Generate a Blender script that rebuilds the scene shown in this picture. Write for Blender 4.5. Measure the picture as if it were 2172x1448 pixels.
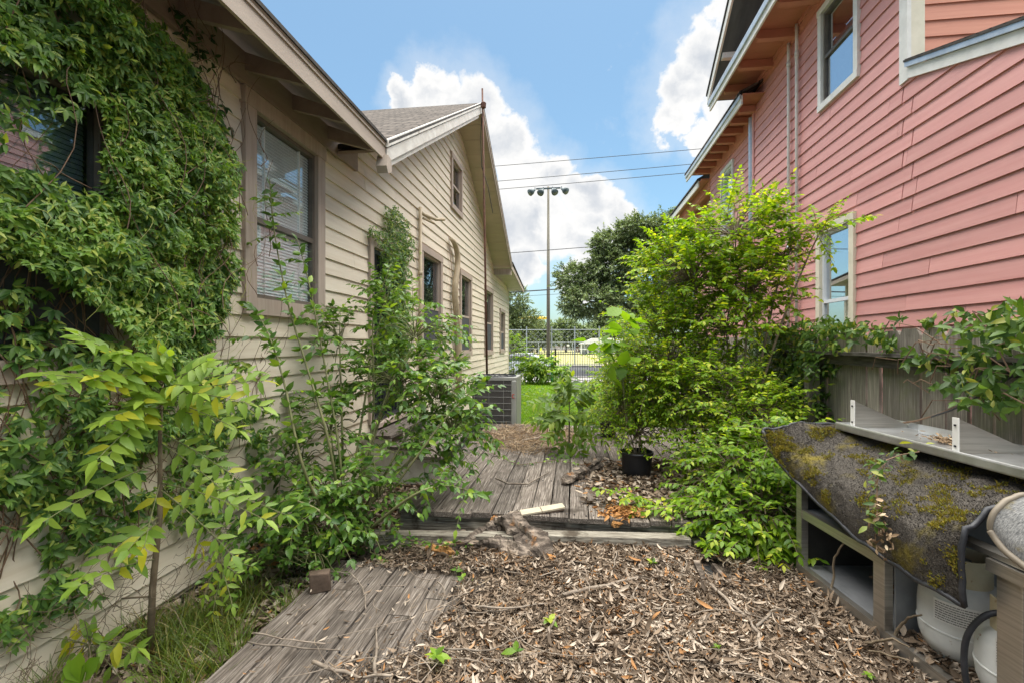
import bpy, math, random
import numpy as np
from mathutils import Matrix, Vector
random.seed(7); rng = np.random.default_rng(7)
R = math.radians
for o in list(bpy.data.objects): bpy.data.objects.remove(o)
sc = bpy.context.scene; COL = sc.collection

# ---------------------------------------------------------------- camera
CAMZ = 1.45; YAW = R(7.35); CA, SA = math.cos(YAW), math.sin(YAW)
cam = bpy.data.cameras.new('camera'); camo = bpy.data.objects.new('camera', cam); COL.objects.link(camo)
cam.sensor_width = 36; cam.lens = 36*1000/2172; cam.shift_y = 4/2172
cam.clip_start = .05; cam.clip_end = 2000
camo.location = (0, 0, CAMZ); camo.rotation_euler = (R(90), 0, YAW)
sc.camera = camo
sc.render.resolution_x = 1024; sc.render.resolution_y = 682

# ---------------------------------------------------------------- sun and sky
SUN_DIR = Vector((.06, .10, .99)).normalized()          # towards the sun: high, over the cream house
sun = bpy.data.lights.new('sun', 'SUN'); sun.energy = 5.0; sun.angle = R(92); sun.color = (1, .945, .86)
suno = bpy.data.objects.new('sun', sun); COL.objects.link(suno)
suno.rotation_euler = SUN_DIR.to_track_quat('Z', 'Y').to_euler()
sc.view_settings.view_transform = 'Standard'; sc.view_settings.look = 'None'
sc.view_settings.gamma = 1; sc.view_settings.exposure = 1.3
try: sc.view_settings.use_curve_mapping = False
except Exception: pass
sc.render.engine = 'CYCLES'
sc.cycles.transparent_max_bounces = 16; sc.cycles.max_bounces = 8

def ray(px, py):
    xc = (px-1086)/1000; zc = -(py-728)/1000
    return Vector((xc*CA-SA, xc*SA+CA, zc))
def onX(px, py, X): d = ray(px, py); t = X/d.x; return Vector((X, d.y*t, CAMZ+d.z*t))
def onY(px, py, Y): d = ray(px, py); t = Y/d.y; return Vector((d.x*t, Y, CAMZ+d.z*t))
def onZ(px, py, Z): d = ray(px, py); t = (Z-CAMZ)/d.z; return Vector((d.x*t, d.y*t, Z))

def world_sky():
    w = bpy.data.worlds.new('World'); sc.world = w; w.use_nodes = True
    nt = w.node_tree; nt.nodes.clear(); N = nt.nodes.new; L = nt.links.new
    out = N('ShaderNodeOutputWorld'); bg = N('ShaderNodeBackground'); L(bg.outputs[0], out.inputs[0])
    sky = N('ShaderNodeTexSky'); sky.sky_type = 'NISHITA'; sky.sun_disc = False
    sky.sun_elevation = math.asin(SUN_DIR.z); sky.sun_rotation = math.atan2(SUN_DIR.x, SUN_DIR.y)
    sky.air_density = 1.0; sky.dust_density = 1.6; sky.ozone_density = 1.2
    tc = N('ShaderNodeTexCoord')
    def noise(scale, detail=8, rough=.6, vec=None):
        n = N('ShaderNodeTexNoise'); n.inputs['Scale'].default_value = scale; n.inputs['Detail'].default_value = detail
        n.inputs['Roughness'].default_value = rough; L(vec or tc.outputs['Generated'], n.inputs['Vector']); return n
    def vm(op, a, b):
        n = N('ShaderNodeVectorMath'); n.operation = op
        for i, v in enumerate((a, b)):
            if isinstance(v, (tuple, Vector)): n.inputs[i].default_value = tuple(v)
            elif v is not None: L(v, n.inputs[i])
        return n
    def mt(op, a, b=None, c=None):
        n = N('ShaderNodeMath'); n.operation = op
        for i, v in enumerate((a, b, c)):
            if v is None: continue
            if isinstance(v, (int, float)): n.inputs[i].default_value = v
            else: L(v, n.inputs[i])
        return n.outputs[0]
    def ms(v, a, b, c=0., d=1.):
        n = N('ShaderNodeMapRange'); n.interpolation_type = 'SMOOTHSTEP'
        L(v, n.inputs[0]); n.inputs[1].default_value = a; n.inputs[2].default_value = b
        n.inputs[3].default_value = c; n.inputs[4].default_value = d; return n.outputs[0]
    def off(scale, amp, detail):
        n = noise(scale, detail)
        s = vm('SUBTRACT', n.outputs['Color'], (.5, .5, .5)); k = N('ShaderNodeVectorMath'); k.operation = 'SCALE'
        L(s.outputs[0], k.inputs[0]); k.inputs['Scale'].default_value = amp; return k.outputs[0]
    d1 = vm('ADD', tc.outputs['Generated'], off(4, .16, 10)).outputs[0]
    dist = vm('ADD', d1, off(17, .07, 9)).outputs[0]
    # cumulus heaps: (direction of heap, angular radius); some stand in the gap, the rest ring the sky
    heaps = []
    for px, py, r in [(850,215,48),(930,205,62),(1010,250,75),(1080,320,70),(960,300,110),(880,330,80),(1130,390,70),
                      (1190,390,60),(1265,430,60),(1310,470,50),(1150,480,95),(1240,520,70),(1060,480,90),(1100,580,60),(1230,600,60),
                      (1500,100,75),(1450,190,70),(1420,270,50),(1560,220,80),(1480,300,45),(1540,40,60),(1290,150,8),(1297,350,9)]:
        d = ray(px, py); k = d.length; heaps.append((d.normalized(), .90*r/1000/k))
    rr = random.Random(5)
    for i in range(13):
        az = R(70)+i*R(220)/12+rr.uniform(-.1, .1)+YAW; el = R(rr.uniform(8, 42))
        for j in range(2):
            a2 = az+rr.uniform(-.12, .12); e2 = el+rr.uniform(-.07, .07)
            heaps.append((Vector((-math.sin(a2)*math.cos(e2), math.cos(a2)*math.cos(e2), math.sin(e2))), rr.uniform(.09, .17)))
    field = None; body = None
    for c, r in heaps:
        n = vm('DISTANCE', dist, c); q = mt('DIVIDE', n.outputs['Value'], r)
        field = q if field is None else mt('MINIMUM', field, q)
    mask = ms(field, 1.16, .80)
    wisp = ms(noise(3.2, 10, .68).outputs[0], .54, .80, 0, .35)
    soft = ms(field, 2.2, .9, 0, .30)
    cover = mt('MAXIMUM', mt('MAXIMUM', mt('MAXIMUM', mask, wisp), soft), .04)
    # grey undersides and billows: fine noise inside the heaps
    sep = N('ShaderNodeSeparateXYZ'); L(tc.outputs['Generated'], sep.inputs[0])
    bil = noise(9, 8, .55, d1)
    core = ms(field, 1.0, .25)
    sh = mt('MULTIPLY', ms(bil.outputs[0], .38, .62), core)
    cr = N('ShaderNodeMix'); cr.data_type = 'RGBA'; L(sh, cr.inputs[0])
    cr.inputs[6].default_value = (5.5, 5.45, 5.35, 1); cr.inputs[7].default_value = (3.5, 3.7, 4.0, 1)
    mix = N('ShaderNodeMix'); mix.data_type = 'RGBA'; L(cover, mix.inputs[0])
    tn = N('ShaderNodeMix'); tn.data_type = 'RGBA'; tn.blend_type = 'MULTIPLY'; tn.inputs[0].default_value = 1; L(sky.outputs[0], tn.inputs[6]); tn.inputs[7].default_value = (.80, 1.04, 1.02, 1)
    L(tn.outputs[2], mix.inputs[6]); L(cr.outputs[2], mix.inputs[7])
    L(mix.outputs[2], bg.inputs[0]); bg.inputs[1].default_value = .078
world_sky()

# ---------------------------------------------------------------- helpers
WM = {}
def link(o, parent=None, mw=None):
    COL.objects.link(o); mw = mw or Matrix.Identity(4)
    if parent is not None:
        o.parent = parent; o.matrix_parent_inverse = WM[parent.name].inverted()
    o.matrix_basis = mw; WM[o.name] = mw.copy(); return o
def tag(o, label=None, cat=None, group=None, kind=None):
    for k, v in (('label', label), ('category', cat), ('group', group), ('kind', kind)):
        if v: o[k] = v
    return o
def thing(name, label, cat, loc=(0, 0, 0), group=None):
    o = bpy.data.objects.new(name, None); o.empty_display_size = .1
    link(o, None, Matrix.Translation(Vector(loc))); return tag(o, label, cat, group)
def newobj(name, me, mat=None, parent=None, mw=None):
    o = bpy.data.objects.new(name, me)
    if mat is not None and not me.materials: me.materials.append(mat)
    return link(o, parent, mw)

class MB:
    def __init__(s): s.v = []; s.f = []; s.smooth = False
    def add(s, vs, fs):
        b = len(s.v); s.v += [tuple(p) for p in vs]; s.f += [tuple(b+i for i in f) for f in fs]; return s
    def box(s, x0, x1, y0, y1, z0, z1, j=0):
        p = [(x, y, z) for x in (x0, x1) for y in (y0, y1) for z in (z0, z1)]
        if j: p = [tuple(c+random.uniform(-j, j) for c in q) for q in p]
        return s.hexa(p)
    def hexa(s, p):   # order x,y,z binary
        return s.add(p, [(0,1,3,2),(4,6,7,5),(0,4,5,1),(2,3,7,6),(0,2,6,4),(1,5,7,3)])
    def beam(s, a, b, w, h, up=(0,0,1)):
        a = Vector(a); b = Vector(b); d = (b-a).normalized(); u = Vector(up); x = d.cross(u).normalized(); z = x.cross(d).normalized()
        return s.hexa([q+x*i*w/2+z*k*h/2 for i in (-1, 1) for q in (a, b) for k in (-1, 1)])
    def prism(s, poly, ext):
        n = len(poly); e = Vector(ext); P = [Vector(p) for p in poly]
        return s.add(P+[p+e for p in P], [tuple(range(n))[::-1], tuple(range(n, 2*n))]+[(i, (i+1) % n, n+(i+1) % n, n+i) for i in range(n)])
    def tube(s, pts, rad, n=8, cap=True):
        P = [Vector(p) for p in pts]; m = len(P); rad = rad if hasattr(rad, '__len__') else [rad]*m; b = len(s.v); prev = None
        for i, p in enumerate(P):
            t = (P[min(i+1, m-1)]-P[max(i-1, 0)]).normalized()
            if prev is None: prev = t.orthogonal().normalized()
            prev = (prev-t*prev.dot(t)).normalized(); y = t.cross(prev)
            for k in range(n):
                a = 2*math.pi*k/n; s.v.append(tuple(p+(prev*math.cos(a)+y*math.sin(a))*rad[i]))
        for i in range(m-1):
            for k in range(n): s.f.append((b+i*n+k, b+i*n+(k+1) % n, b+(i+1)*n+(k+1) % n, b+(i+1)*n+k))
        if cap: s.f.append(tuple(b+k for k in range(n))[::-1]); s.f.append(tuple(b+(m-1)*n+k for k in range(n)))
        return s
    def lathe(s, c, prof, n=24):
        c = Vector(c); b = len(s.v); m = len(prof)
        for r, z in prof:
            for k in range(n): a = 2*math.pi*k/n; s.v.append((c.x+r*math.cos(a), c.y+r*math.sin(a), c.z+z))
        for i in range(m-1):
            for k in range(n): s.f.append((b+i*n+k, b+i*n+(k+1) % n, b+(i+1)*n+(k+1) % n, b+(i+1)*n+k))
        return s
    def mesh(s, name, mat=None, smooth=False):
        me = bpy.data.meshes.new(name); me.from_pydata(s.v, [], s.f); me.update()
        if mat: me.materials.append(mat)
        if smooth or s.smooth: me.shade_smooth() if hasattr(me, 'shade_smooth') else None
        return me
    def build(s, name, mat, parent=None, smooth=False, bevel=0):
        o = newobj(name, s.mesh(name, mat, smooth), None, parent)
        if bevel:
            m = o.modifiers.new('bevel', 'BEVEL'); m.width = bevel; m.segments = 2; m.limit_method = 'ANGLE'
        return o
def part(name, mat, parent, *boxes, **k):
    m = MB()
    for b in boxes: m.box(*b)
    return m.build(name, mat, parent, **k)

def npmesh(name, V, F, mat=None, var=None, smooth=False):
    """V (n,3); F (m,3|4) numpy"""
    me = bpy.data.meshes.new(name); V = np.asarray(V, np.float32); F = np.asarray(F, np.int32); k = F.shape[1]
    me.vertices.add(len(V)); me.vertices.foreach_set('co', V.ravel())
    me.loops.add(F.size); me.loops.foreach_set('vertex_index', F.ravel())
    me.polygons.add(len(F)); me.polygons.foreach_set('loop_start', np.arange(0, F.size, k, dtype=np.int32))
    me.update(calc_edges=True)
    if smooth: me.polygons.foreach_set('use_smooth', np.ones(len(F), bool))
    if var is not None:
        at = me.attributes.new('var', 'FLOAT', 'POINT'); at.data.foreach_set('value', np.asarray(var, np.float32))
    if mat: me.materials.append(mat)
    return me
def nrm(a): return a/np.maximum(np.linalg.norm(a, axis=-1, keepdims=True), 1e-9)
def frames(pos, d, n, s):
    y = nrm(d); x = nrm(np.cross(y, n)); z = np.cross(x, y); s = np.asarray(s)[:, None]
    M = np.zeros((len(pos), 4, 4)); M[:, :3, 0] = x*s; M[:, :3, 1] = y*s; M[:, :3, 2] = z*s; M[:, :3, 3] = pos; M[:, 3, 3] = 1
    return M
def inst(name, T, M, mat, var=None):
    tv, tf = T; N = len(M); k = len(tv)
    V = np.einsum('nij,kj->nki', M[:, :3, :3], tv)+M[:, None, :3, 3]
    F = (tf[None]+(np.arange(N)*k)[:, None, None]).reshape(-1, tf.shape[1])
    v = np.repeat(rng.random(N) if var is None else var, k)
    return npmesh(name, V.reshape(-1, 3), F, mat, v)
def leafT(w=.4, fold=.25, curl=.2, small=False, y1=.3, y2=.65, w2=.84):
    if small:
        v = [(0,0,0),(-w/2,.42,fold*w/2),(w/2,.42,fold*w/2),(0,1,-curl)]
        return np.array(v, float), np.array([(0,2,3),(0,3,1)])
    h1 = w/2; h2 = w/2*w2; c = lambda y: -curl*y*y
    v = [(0,0,0),(0,y1,c(y1)),(-h1,y1,c(y1)+fold*h1),(h1,y1,c(y1)+fold*h1),(0,y2,c(y2)),(-h2,y2,c(y2)+fold*h2),(h2,y2,c(y2)+fold*h2),(0,1,c(1))]
    f = [(0,3,1),(0,1,2),(1,3,6),(1,6,4),(1,4,5),(1,5,2),(4,6,7),(4,7,5)]
    return np.array(v, float), np.array(f)
def tubes(P, r0, r1, sides=4):
    """P (N,K,3) polylines -> V,F"""
    N, K, _ = P.shape; T = nrm(np.gradient(P, axis=1)); a = nrm(np.cross(T, np.array([.31, .52, .79]))); b = np.cross(T, a)
    r = (np.asarray(r0).reshape(-1, 1)*(1-np.linspace(0, 1, K))+np.asarray(r1).reshape(-1, 1)*np.linspace(0, 1, K))
    r = np.broadcast_to(r, (N, K))[..., None, None]
    ang = np.arange(sides)*2*math.pi/sides
    V = P[:, :, None]+r*(a[:, :, None]*np.cos(ang)[:, None]+b[:, :, None]*np.sin(ang)[:, None])
    idx = np.arange(N*K*sides).reshape(N, K, sides)
    F = np.stack([idx[:, :-1], np.roll(idx, -1, 2)[:, :-1], np.roll(idx, -1, 2)[:, 1:], idx[:, 1:]], -1).reshape(-1, 4)
    return V.reshape(-1, 3), F
def leaves(parent, T, M, mat, nobj=250, leafname='leaf', var=None, bias=None, part_name='foliage'):
    """the largest-showing leaves become parts of their own, the rest one foliage mesh"""
    M = np.asarray(M); C = np.array([0, 0, CAMZ]); d = np.linalg.norm(M[:, :3, 3]-C, axis=1)
    s = np.linalg.norm(M[:, :3, 1], axis=1)/np.maximum(d, .3)**1.3*(.6+.8*rng.random(len(M)))
    if bias is not None: s = s*bias
    order = np.argsort(-s); pick = order[:nobj]; rest = order[nobj:]
    if len(pick):
        me = npmesh(leafname, T[0], T[1], mat)
        for i in pick: newobj(leafname, me, None, parent, Matrix(M[i].tolist()))
    if len(rest):
        o = newobj(part_name, inst(part_name, T, M[rest], mat, None if var is None else var[rest]), None, parent); o['kind'] = 'stuff'

# ---------------------------------------------------------------- materials
def nodes(name):
    m = bpy.data.materials.new(name); m.use_nodes = True; nt = m.node_tree; nt.nodes.clear()
    N = nt.nodes.new; L = nt.links.new; out = N('ShaderNodeOutputMaterial'); return m, nt, N, L, out
def c4(c): return (c[0], c[1], c[2], 1)
def mat(name, c1, c2=None, scale=6, rough=.7, bump=0, bscale=40, stretch=(1,1,1), metal=0, rnd=0, c3=None, lo=.35, hi=.65, spot=None, spots=3, spotlo=.6, spothi=.7, detail=8, spec=.4, bdist=.004):
    m, nt, N, L, out = nodes(name); p = N('ShaderNodeBsdfPrincipled'); L(p.outputs[0], out.inputs[0])
    p.inputs['Roughness'].default_value = rough; p.inputs['Metallic'].default_value = metal; p.inputs['Specular IOR Level'].default_value = spec
    tc = N('ShaderNodeTexCoord'); mp = N('ShaderNodeMapping'); mp.inputs['Scale'].default_value = stretch; L(tc.outputs['Object'], mp.inputs[0])
    oi = N('ShaderNodeObjectInfo'); vec = mp.outputs[0]
    if rnd:
        cb = N('ShaderNodeCombineXYZ'); mu = N('ShaderNodeMath'); mu.operation = 'MULTIPLY'; mu.inputs[1].default_value = 37; L(oi.outputs['Random'], mu.inputs[0])
        for i in range(3): L(mu.outputs[0], cb.inputs[i])
        ad = N('ShaderNodeVectorMath'); L(vec, ad.inputs[0]); L(cb.outputs[0], ad.inputs[1]); vec = ad.outputs[0]
    def noise(s, dt=detail, v=None):
        n = N('ShaderNodeTexNoise'); n.inputs['Scale'].default_value = s; n.inputs['Detail'].default_value = dt; n.inputs['Roughness'].default_value = .62
        L(v or vec, n.inputs['Vector']); return n.outputs[0]
    n1 = noise(scale); rp = N('ShaderNodeValToRGB'); L(n1, rp.inputs[0]); e = rp.color_ramp.elements
    e[0].position = lo; e[1].position = hi; e[0].color = c4(c1); e[1].color = c4(c2 or c1)
    if c3: q = e.new((lo+hi)/2); q.color = c4(c3)
    col = rp.outputs[0]
    if spot:
        n2 = noise(spots, 6, tc.outputs['Object']); r2 = N('ShaderNodeMapRange'); r2.interpolation_type = 'SMOOTHSTEP'; L(n2, r2.inputs[0]); r2.inputs[1].default_value = spotlo; r2.inputs[2].default_value = spothi
        mx = N('ShaderNodeMix'); mx.data_type = 'RGBA'; L(r2.outputs[0], mx.inputs[0]); L(col, mx.inputs[6]); mx.inputs[7].default_value = c4(spot); col = mx.outputs[2]
    if rnd:
        mr = N('ShaderNodeMapRange'); L(oi.outputs['Random'], mr.inputs[0]); mr.inputs[3].default_value = 1-rnd; mr.inputs[4].default_value = 1+rnd
        mx = N('ShaderNodeMix'); mx.data_type = 'RGBA'; mx.blend_type = 'MULTIPLY'; mx.inputs[0].default_value = 1; L(col, mx.inputs[6])
        cb = N('ShaderNodeCombineColor')
        for i in range(3): L(mr.outputs[0], cb.inputs[i])
        L(cb.outputs[0], mx.inputs[7]); col = mx.outputs[2]
    L(col, p.inputs['Base Color'])
    if bump:
        b = N('ShaderNodeBump'); b.inputs['Strength'].default_value = bump; b.inputs['Distance'].default_value = bdist
        L(noise(bscale), b.inputs['Height']); L(b.outputs[0], p.inputs['Normal'])
    return m
def leafmat(name, dark, light, yel=None, ylo=.9, trans=.45, rough=.42, tint=(1.5, 1.45, .45), mid=None):
    m, nt, N, L, out = nodes(name); p = N('ShaderNodeBsdfPrincipled'); t = N('ShaderNodeBsdfTranslucent'); mx = N('ShaderNodeMixShader')
    L(p.outputs[0], mx.inputs[1]); L(t.outputs[0], mx.inputs[2]); mx.inputs[0].default_value = trans; L(mx.outputs[0], out.inputs[0])
    p.inputs['Roughness'].default_value = rough; p.inputs['Specular IOR Level'].default_value = .35
    at = N('ShaderNodeAttribute'); at.attribute_name = 'var'; oi = N('ShaderNodeObjectInfo')
    a = N('ShaderNodeMath'); L(at.outputs['Fac'], a.inputs[0]); L(oi.outputs['Random'], a.inputs[1])
    fr = N('ShaderNodeMath'); fr.operation = 'FRACT'; L(a.outputs[0], fr.inputs[0])
    rp = N('ShaderNodeValToRGB'); L(fr.outputs[0], rp.inputs[0]); e = rp.color_ramp.elements
    e[0].color = c4(dark); e[1].color = c4(light); e[1].position = ylo-.02 if yel else 1
    if yel: q = e.new(ylo); q.color = c4(yel)
    if mid: q = e.new(.5); q.color = c4(mid)
    tc = N('ShaderNodeTexCoord'); n = N('ShaderNodeTexNoise'); n.inputs['Scale'].default_value = 2.2; L(tc.outputs['Object'], n.inputs['Vector'])
    L(rp.outputs[0], p.inputs['Base Color'])
    mm = N('ShaderNodeMix'); mm.data_type = 'RGBA'; mm.blend_type = 'MULTIPLY'; mm.inputs[0].default_value = 1
    L(rp.outputs[0], mm.inputs[6]); mm.inputs[7].default_value = c4(tint); L(mm.outputs[2], t.inputs[0])
    return m
def glassmat(name, refl=.35, tint=(.75, .82, .84), mx_=.9):
    m, nt, N, L, out = nodes(name); g = N('ShaderNodeBsdfGlossy'); t = N('ShaderNodeBsdfTransparent'); mx = N('ShaderNodeMixShader')
    g.inputs['Roughness'].default_value = .015; g.inputs[0].default_value = (.95, .97, 1, 1); t.inputs[0].default_value = c4(tint)
    lw = N('ShaderNodeLayerWeight'); lw.inputs[0].default_value = .25; mr = N('ShaderNodeMapRange'); L(lw.outputs['Fresnel'], mr.inputs[0])
    mr.inputs[3].default_value = refl; mr.inputs[4].default_value = mx_
    L(mr.outputs[0], mx.inputs[0]); L(t.outputs[0], mx.inputs[1]); L(g.outputs[0], mx.inputs[2]); L(mx.outputs[0], out.inputs[0]); return m

CREAM = mat('cream_siding', (.62,.54,.425), (.71,.64,.525), 2.2, .55, .35, 60, (6,.35,9), rnd=.07, spot=(.50,.445,.355), spots=1.3, spotlo=.58, spothi=.75, bdist=.003)
PINK = mat('pink_siding', (.575,.262,.238), (.64,.322,.292), 2.0, .55, .35, 60, (6,.35,9), rnd=.075, spot=(.52,.255,.235), spots=1.6, spotlo=.5, spothi=.8, bdist=.003)
ORANGE = mat('salmon_paint', (.50,.205,.135), (.57,.25,.165), 3, .6, .1, 30)
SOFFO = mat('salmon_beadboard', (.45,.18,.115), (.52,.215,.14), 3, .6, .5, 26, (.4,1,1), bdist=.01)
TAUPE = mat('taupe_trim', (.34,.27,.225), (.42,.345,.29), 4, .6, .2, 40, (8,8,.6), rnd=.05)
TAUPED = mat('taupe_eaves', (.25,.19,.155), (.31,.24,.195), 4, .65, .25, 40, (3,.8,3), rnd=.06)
FASC = mat('fascia_paint', (.36,.295,.24), (.43,.36,.295), 3, .6, .25, 30, (2,.5,4), rnd=.03)
WHITEW = mat('weathered_white_paint', (.58,.55,.50), (.74,.72,.67), 5, .6, .3, 40, (2,1,2), rnd=.04, spot=(.42,.38,.33), spots=6, spotlo=.62, spothi=.7)
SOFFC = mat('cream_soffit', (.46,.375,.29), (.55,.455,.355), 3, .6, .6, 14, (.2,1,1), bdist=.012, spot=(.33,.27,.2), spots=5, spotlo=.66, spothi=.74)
WTRIM = mat('white_trim', (.66,.64,.60), (.76,.74,.70), 8, .55, .1, 40, spot=(.55,.28,.24), spots=4, spotlo=.66, spothi=.72)
CTRIM = mat('cream_trim', (.62,.57,.44), (.72,.66,.53), 6, .55, .1, 40)
def shinglemat():
    m, nt, N, L, out = nodes('shingles'); p = N('ShaderNodeBsdfPrincipled'); L(p.outputs[0], out.inputs[0]); p.inputs['Roughness'].default_value = .95; p.inputs['Specular IOR Level'].default_value = .15
    tc = N('ShaderNodeTexCoord'); b = N('ShaderNodeTexBrick'); L(tc.outputs['Object'], b.inputs['Vector']); b.inputs['Scale'].default_value = 1; b.inputs['Brick Width'].default_value = .30; b.inputs['Row Height'].default_value = .125
    b.inputs['Mortar Size'].default_value = .012; b.inputs['Color1'].default_value = (.075,.062,.052,1); b.inputs['Color2'].default_value = (.125,.105,.09,1); b.inputs['Mortar'].default_value = (.02,.017,.015,1)
    n = N('ShaderNodeTexNoise'); n.inputs['Scale'].default_value = 9; n.inputs['Detail'].default_value = 8; L(tc.outputs['Object'], n.inputs['Vector'])
    mr = N('ShaderNodeMapRange'); L(n.outputs[0], mr.inputs[0]); mr.inputs[1].default_value = .3; mr.inputs[2].default_value = .7; mr.inputs[3].default_value = .55; mr.inputs[4].default_value = 1.35
    cb = N('ShaderNodeCombineColor')
    for i in range(3): L(mr.outputs[0], cb.inputs[i])
    mx = N('ShaderNodeMix'); mx.data_type = 'RGBA'; mx.blend_type = 'MULTIPLY'; mx.inputs[0].default_value = 1; L(b.outputs['Color'], mx.inputs[6]); L(cb.outputs[0], mx.inputs[7]); L(mx.outputs[2], p.inputs['Base Color'])
    bp = N('ShaderNodeBump'); bp.inputs['Distance'].default_value = .02; L(b.outputs['Fac'], bp.inputs['Height']); bp.invert = True; L(bp.outputs[0], p.inputs['Normal']); return m
SHING = shinglemat()
SHEDGE = mat('shingle_edge', (.03,.028,.026), (.07,.062,.055), 14, .9)
GLASS = glassmat('window_glass', .20)
GLASSN = glassmat('window_glass_clear', .04, (.92,.96,.97), .35)
GLASSR = glassmat('window_glass_bright', .55)
BLIND = mat('blind_slat', (.76,.76,.74), (.82,.82,.80), 4, .5)
BLINDB = mat('blind_backing', (.55,.56,.56), (.60,.61,.61), 2, .7)
CURT = mat('curtain', (.62,.68,.76), (.80,.84,.88), 7, .8, 0, 1, (1,9,.3))
DARK = mat('dark_interior', (.012,.013,.015), (.02,.021,.022), 3, .8)
SCREEN = mat('insect_screen', (.045,.048,.055), (.065,.068,.075), 30, .8)
ALU = mat('aluminium_frame', (.33,.32,.30), (.42,.41,.39), 9, .4, metal=.4)
BRONZE = mat('bronze_sash', (.10,.085,.07), (.14,.12,.10), 9, .45)
WSASH = mat('white_sash', (.66,.69,.72), (.74,.76,.78), 9, .4)
IRON = mat('black_iron', (.010,.012,.018), (.022,.025,.034), 9, .45)
DECK = mat('weathered_deck_board', (.04,.03,.023), (.37,.325,.285), 4.0, .92, 1, 7, (30,1.1,30), rnd=.27, c3=(.155,.128,.106), lo=.33, hi=.72, spot=(.05,.038,.028), spots=3.2, spotlo=.57, spothi=.75, bdist=.014)
BEAMW = mat('weathered_beam', (.07,.055,.042), (.38,.35,.29), 5, .9, .9, 9, (1.0,24,24), lo=.36, hi=.62, c3=(.22,.195,.155), spot=(.06,.045,.03), spots=3.5, spotlo=.55, spothi=.68, bdist=.01)
PICK = mat('weathered_picket', (.12,.10,.08), (.45,.40,.335), 4, .9, .7, 8, (1,26,.9), rnd=.36, lo=.3, hi=.75, c3=(.22,.195,.163), spot=(.17,.18,.09), spots=2.3, spotlo=.50, spothi=.72, bdist=.008)
RAILW = mat('dark_rail', (.045,.04,.035), (.14,.125,.11), 5, .9, .6, 9, (12,1,12), bdist=.008)
STEEL = mat('brushed_steel', (.40,.375,.335), (.55,.52,.475), 4, .36, .12, 60, (1,1,30), metal=.88)
STEELD = mat('dull_steel_panel', (.24,.25,.26), (.40,.41,.43), 3, .5, .1, 50, (1,1,1), metal=.55)
TRAYM = mat('stained_tray_steel', (.42,.42,.41), (.66,.67,.68), 5, .3, .1, 60, metal=.85, spot=(.16,.14,.12), spots=7, spotlo=.62, spothi=.74)
INNER = mat('black_inner_panel', (.018,.017,.016), (.04,.037,.034), 6, .6, spec=.2)  # near-black for the cabinet's inner end and back panels
RUG = mat('mossy_rug', (.035,.031,.027), (.115,.10,.082), 160, 1, 1, 170, c3=(.07,.06,.05), spot=(.17,.135,.02), spots=4.5, spotlo=.52, spothi=.70, bdist=.012)
RUG2 = mat('ribbed_mat', (.10,.10,.10), (.25,.245,.235), 90, 1, 1, 60, (1,3,1), spot=(.17,.14,.07), spots=9, spotlo=.5, spothi=.65, bdist=.008)
RUBBER = mat('black_rubber', (.015,.016,.02), (.035,.036,.042), 12, .5)
BRUBBER = mat('brown_rubber', (.14,.115,.085), (.21,.175,.13), 9, .55)
TANK = mat('tank_paint', (.50,.51,.50), (.63,.64,.62), 5, .45, .08, 40, spot=(.25,.105,.03), spots=11, spotlo=.635, spothi=.69)
COLLAR = mat('tank_collar', (.50,.44,.29), (.62,.57,.42), 7, .55, spot=(.22,.09,.03), spots=12, spotlo=.62, spothi=.7)
PAPER = mat('label_paper', (.62,.62,.60), (.72,.72,.70), 7, .6)
INK = mat('label_ink', (.10,.10,.10), (.16,.16,.16), 7, .7)
PLASTIC = mat('black_pot_plastic', (.010,.011,.014), (.022,.023,.028), 6, .38)
BARK = mat('bark', (.05,.037,.027), (.19,.155,.125), 14, .95, 1, 26, (1,1,.25), bdist=.02)
BARKL = mat('rotten_log', (.03,.021,.015), (.30,.24,.19), 15, .95, 1, 22, (.4,1,1), c3=(.09,.07,.055), spot=(.30,.13,.035), spots=5, spotlo=.56, spothi=.68, bdist=.03)
ROT = mat('rotten_wood', (.26,.105,.025), (.50,.27,.10), 18, .95, 1, 40, bdist=.02)
TWIG = mat('dry_twig', (.13,.10,.075), (.27,.225,.18), 18, .9, .4, 40, rnd=.25)
STEM = mat('green_stem', (.10,.115,.04), (.20,.19,.09), 12, .7)
STEMB = mat('brown_stem', (.11,.08,.05), (.22,.17,.115), 12, .8)
VSTEM = mat('vine_stem', (.11,.065,.04), (.19,.12,.075), 12, .8)
YSTEM = mat('yellow_shoot', (.30,.33,.08), (.42,.42,.13), 12, .6)
SOIL = mat('soil', (.035,.025,.018), (.10,.075,.052), 9, .95, 1, 30, bdist=.03)
TURF = mat('lawn_ground', (.05,.10,.012), (.11,.20,.02), 7, .9, .8, 40, bdist=.03)
ROAD = mat('asphalt', (.05,.05,.052), (.085,.085,.088), 3, .9)
CONC = mat('concrete', (.24,.23,.21), (.33,.31,.29), 3, .85)
FIELD = mat('dry_field', (.24,.23,.085), (.36,.33,.14), .6, .95)
ACM = mat('ac_louver', (.085,.078,.074), (.125,.115,.108), 8, .5, metal=.2)
ACG = mat('ac_grey', (.28,.285,.265), (.34,.345,.32), 5, .5)
RUST = mat('rusty_pipe', (.06,.025,.016), (.13,.055,.035), 10, .8)
PIPEC = mat('painted_pipe', (.36,.29,.19), (.47,.39,.27), 9, .6)
GALV = mat('galvanised', (.42,.45,.48), (.58,.61,.64), 6, .4, metal=.6)
WIREM = mat('wire', (.02,.02,.02), (.035,.035,.035), 5, .6)
LAMPM = mat('floodlight', (.05,.075,.085), (.09,.12,.13), 5, .5)
POLEM = mat('wood_pole', (.16,.145,.115), (.25,.225,.18), 5, .9, .5, 20, (1,1,.1))
GALVP = mat('grey_post', (.30,.34,.37), (.38,.42,.45), 4, .6)
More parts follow.
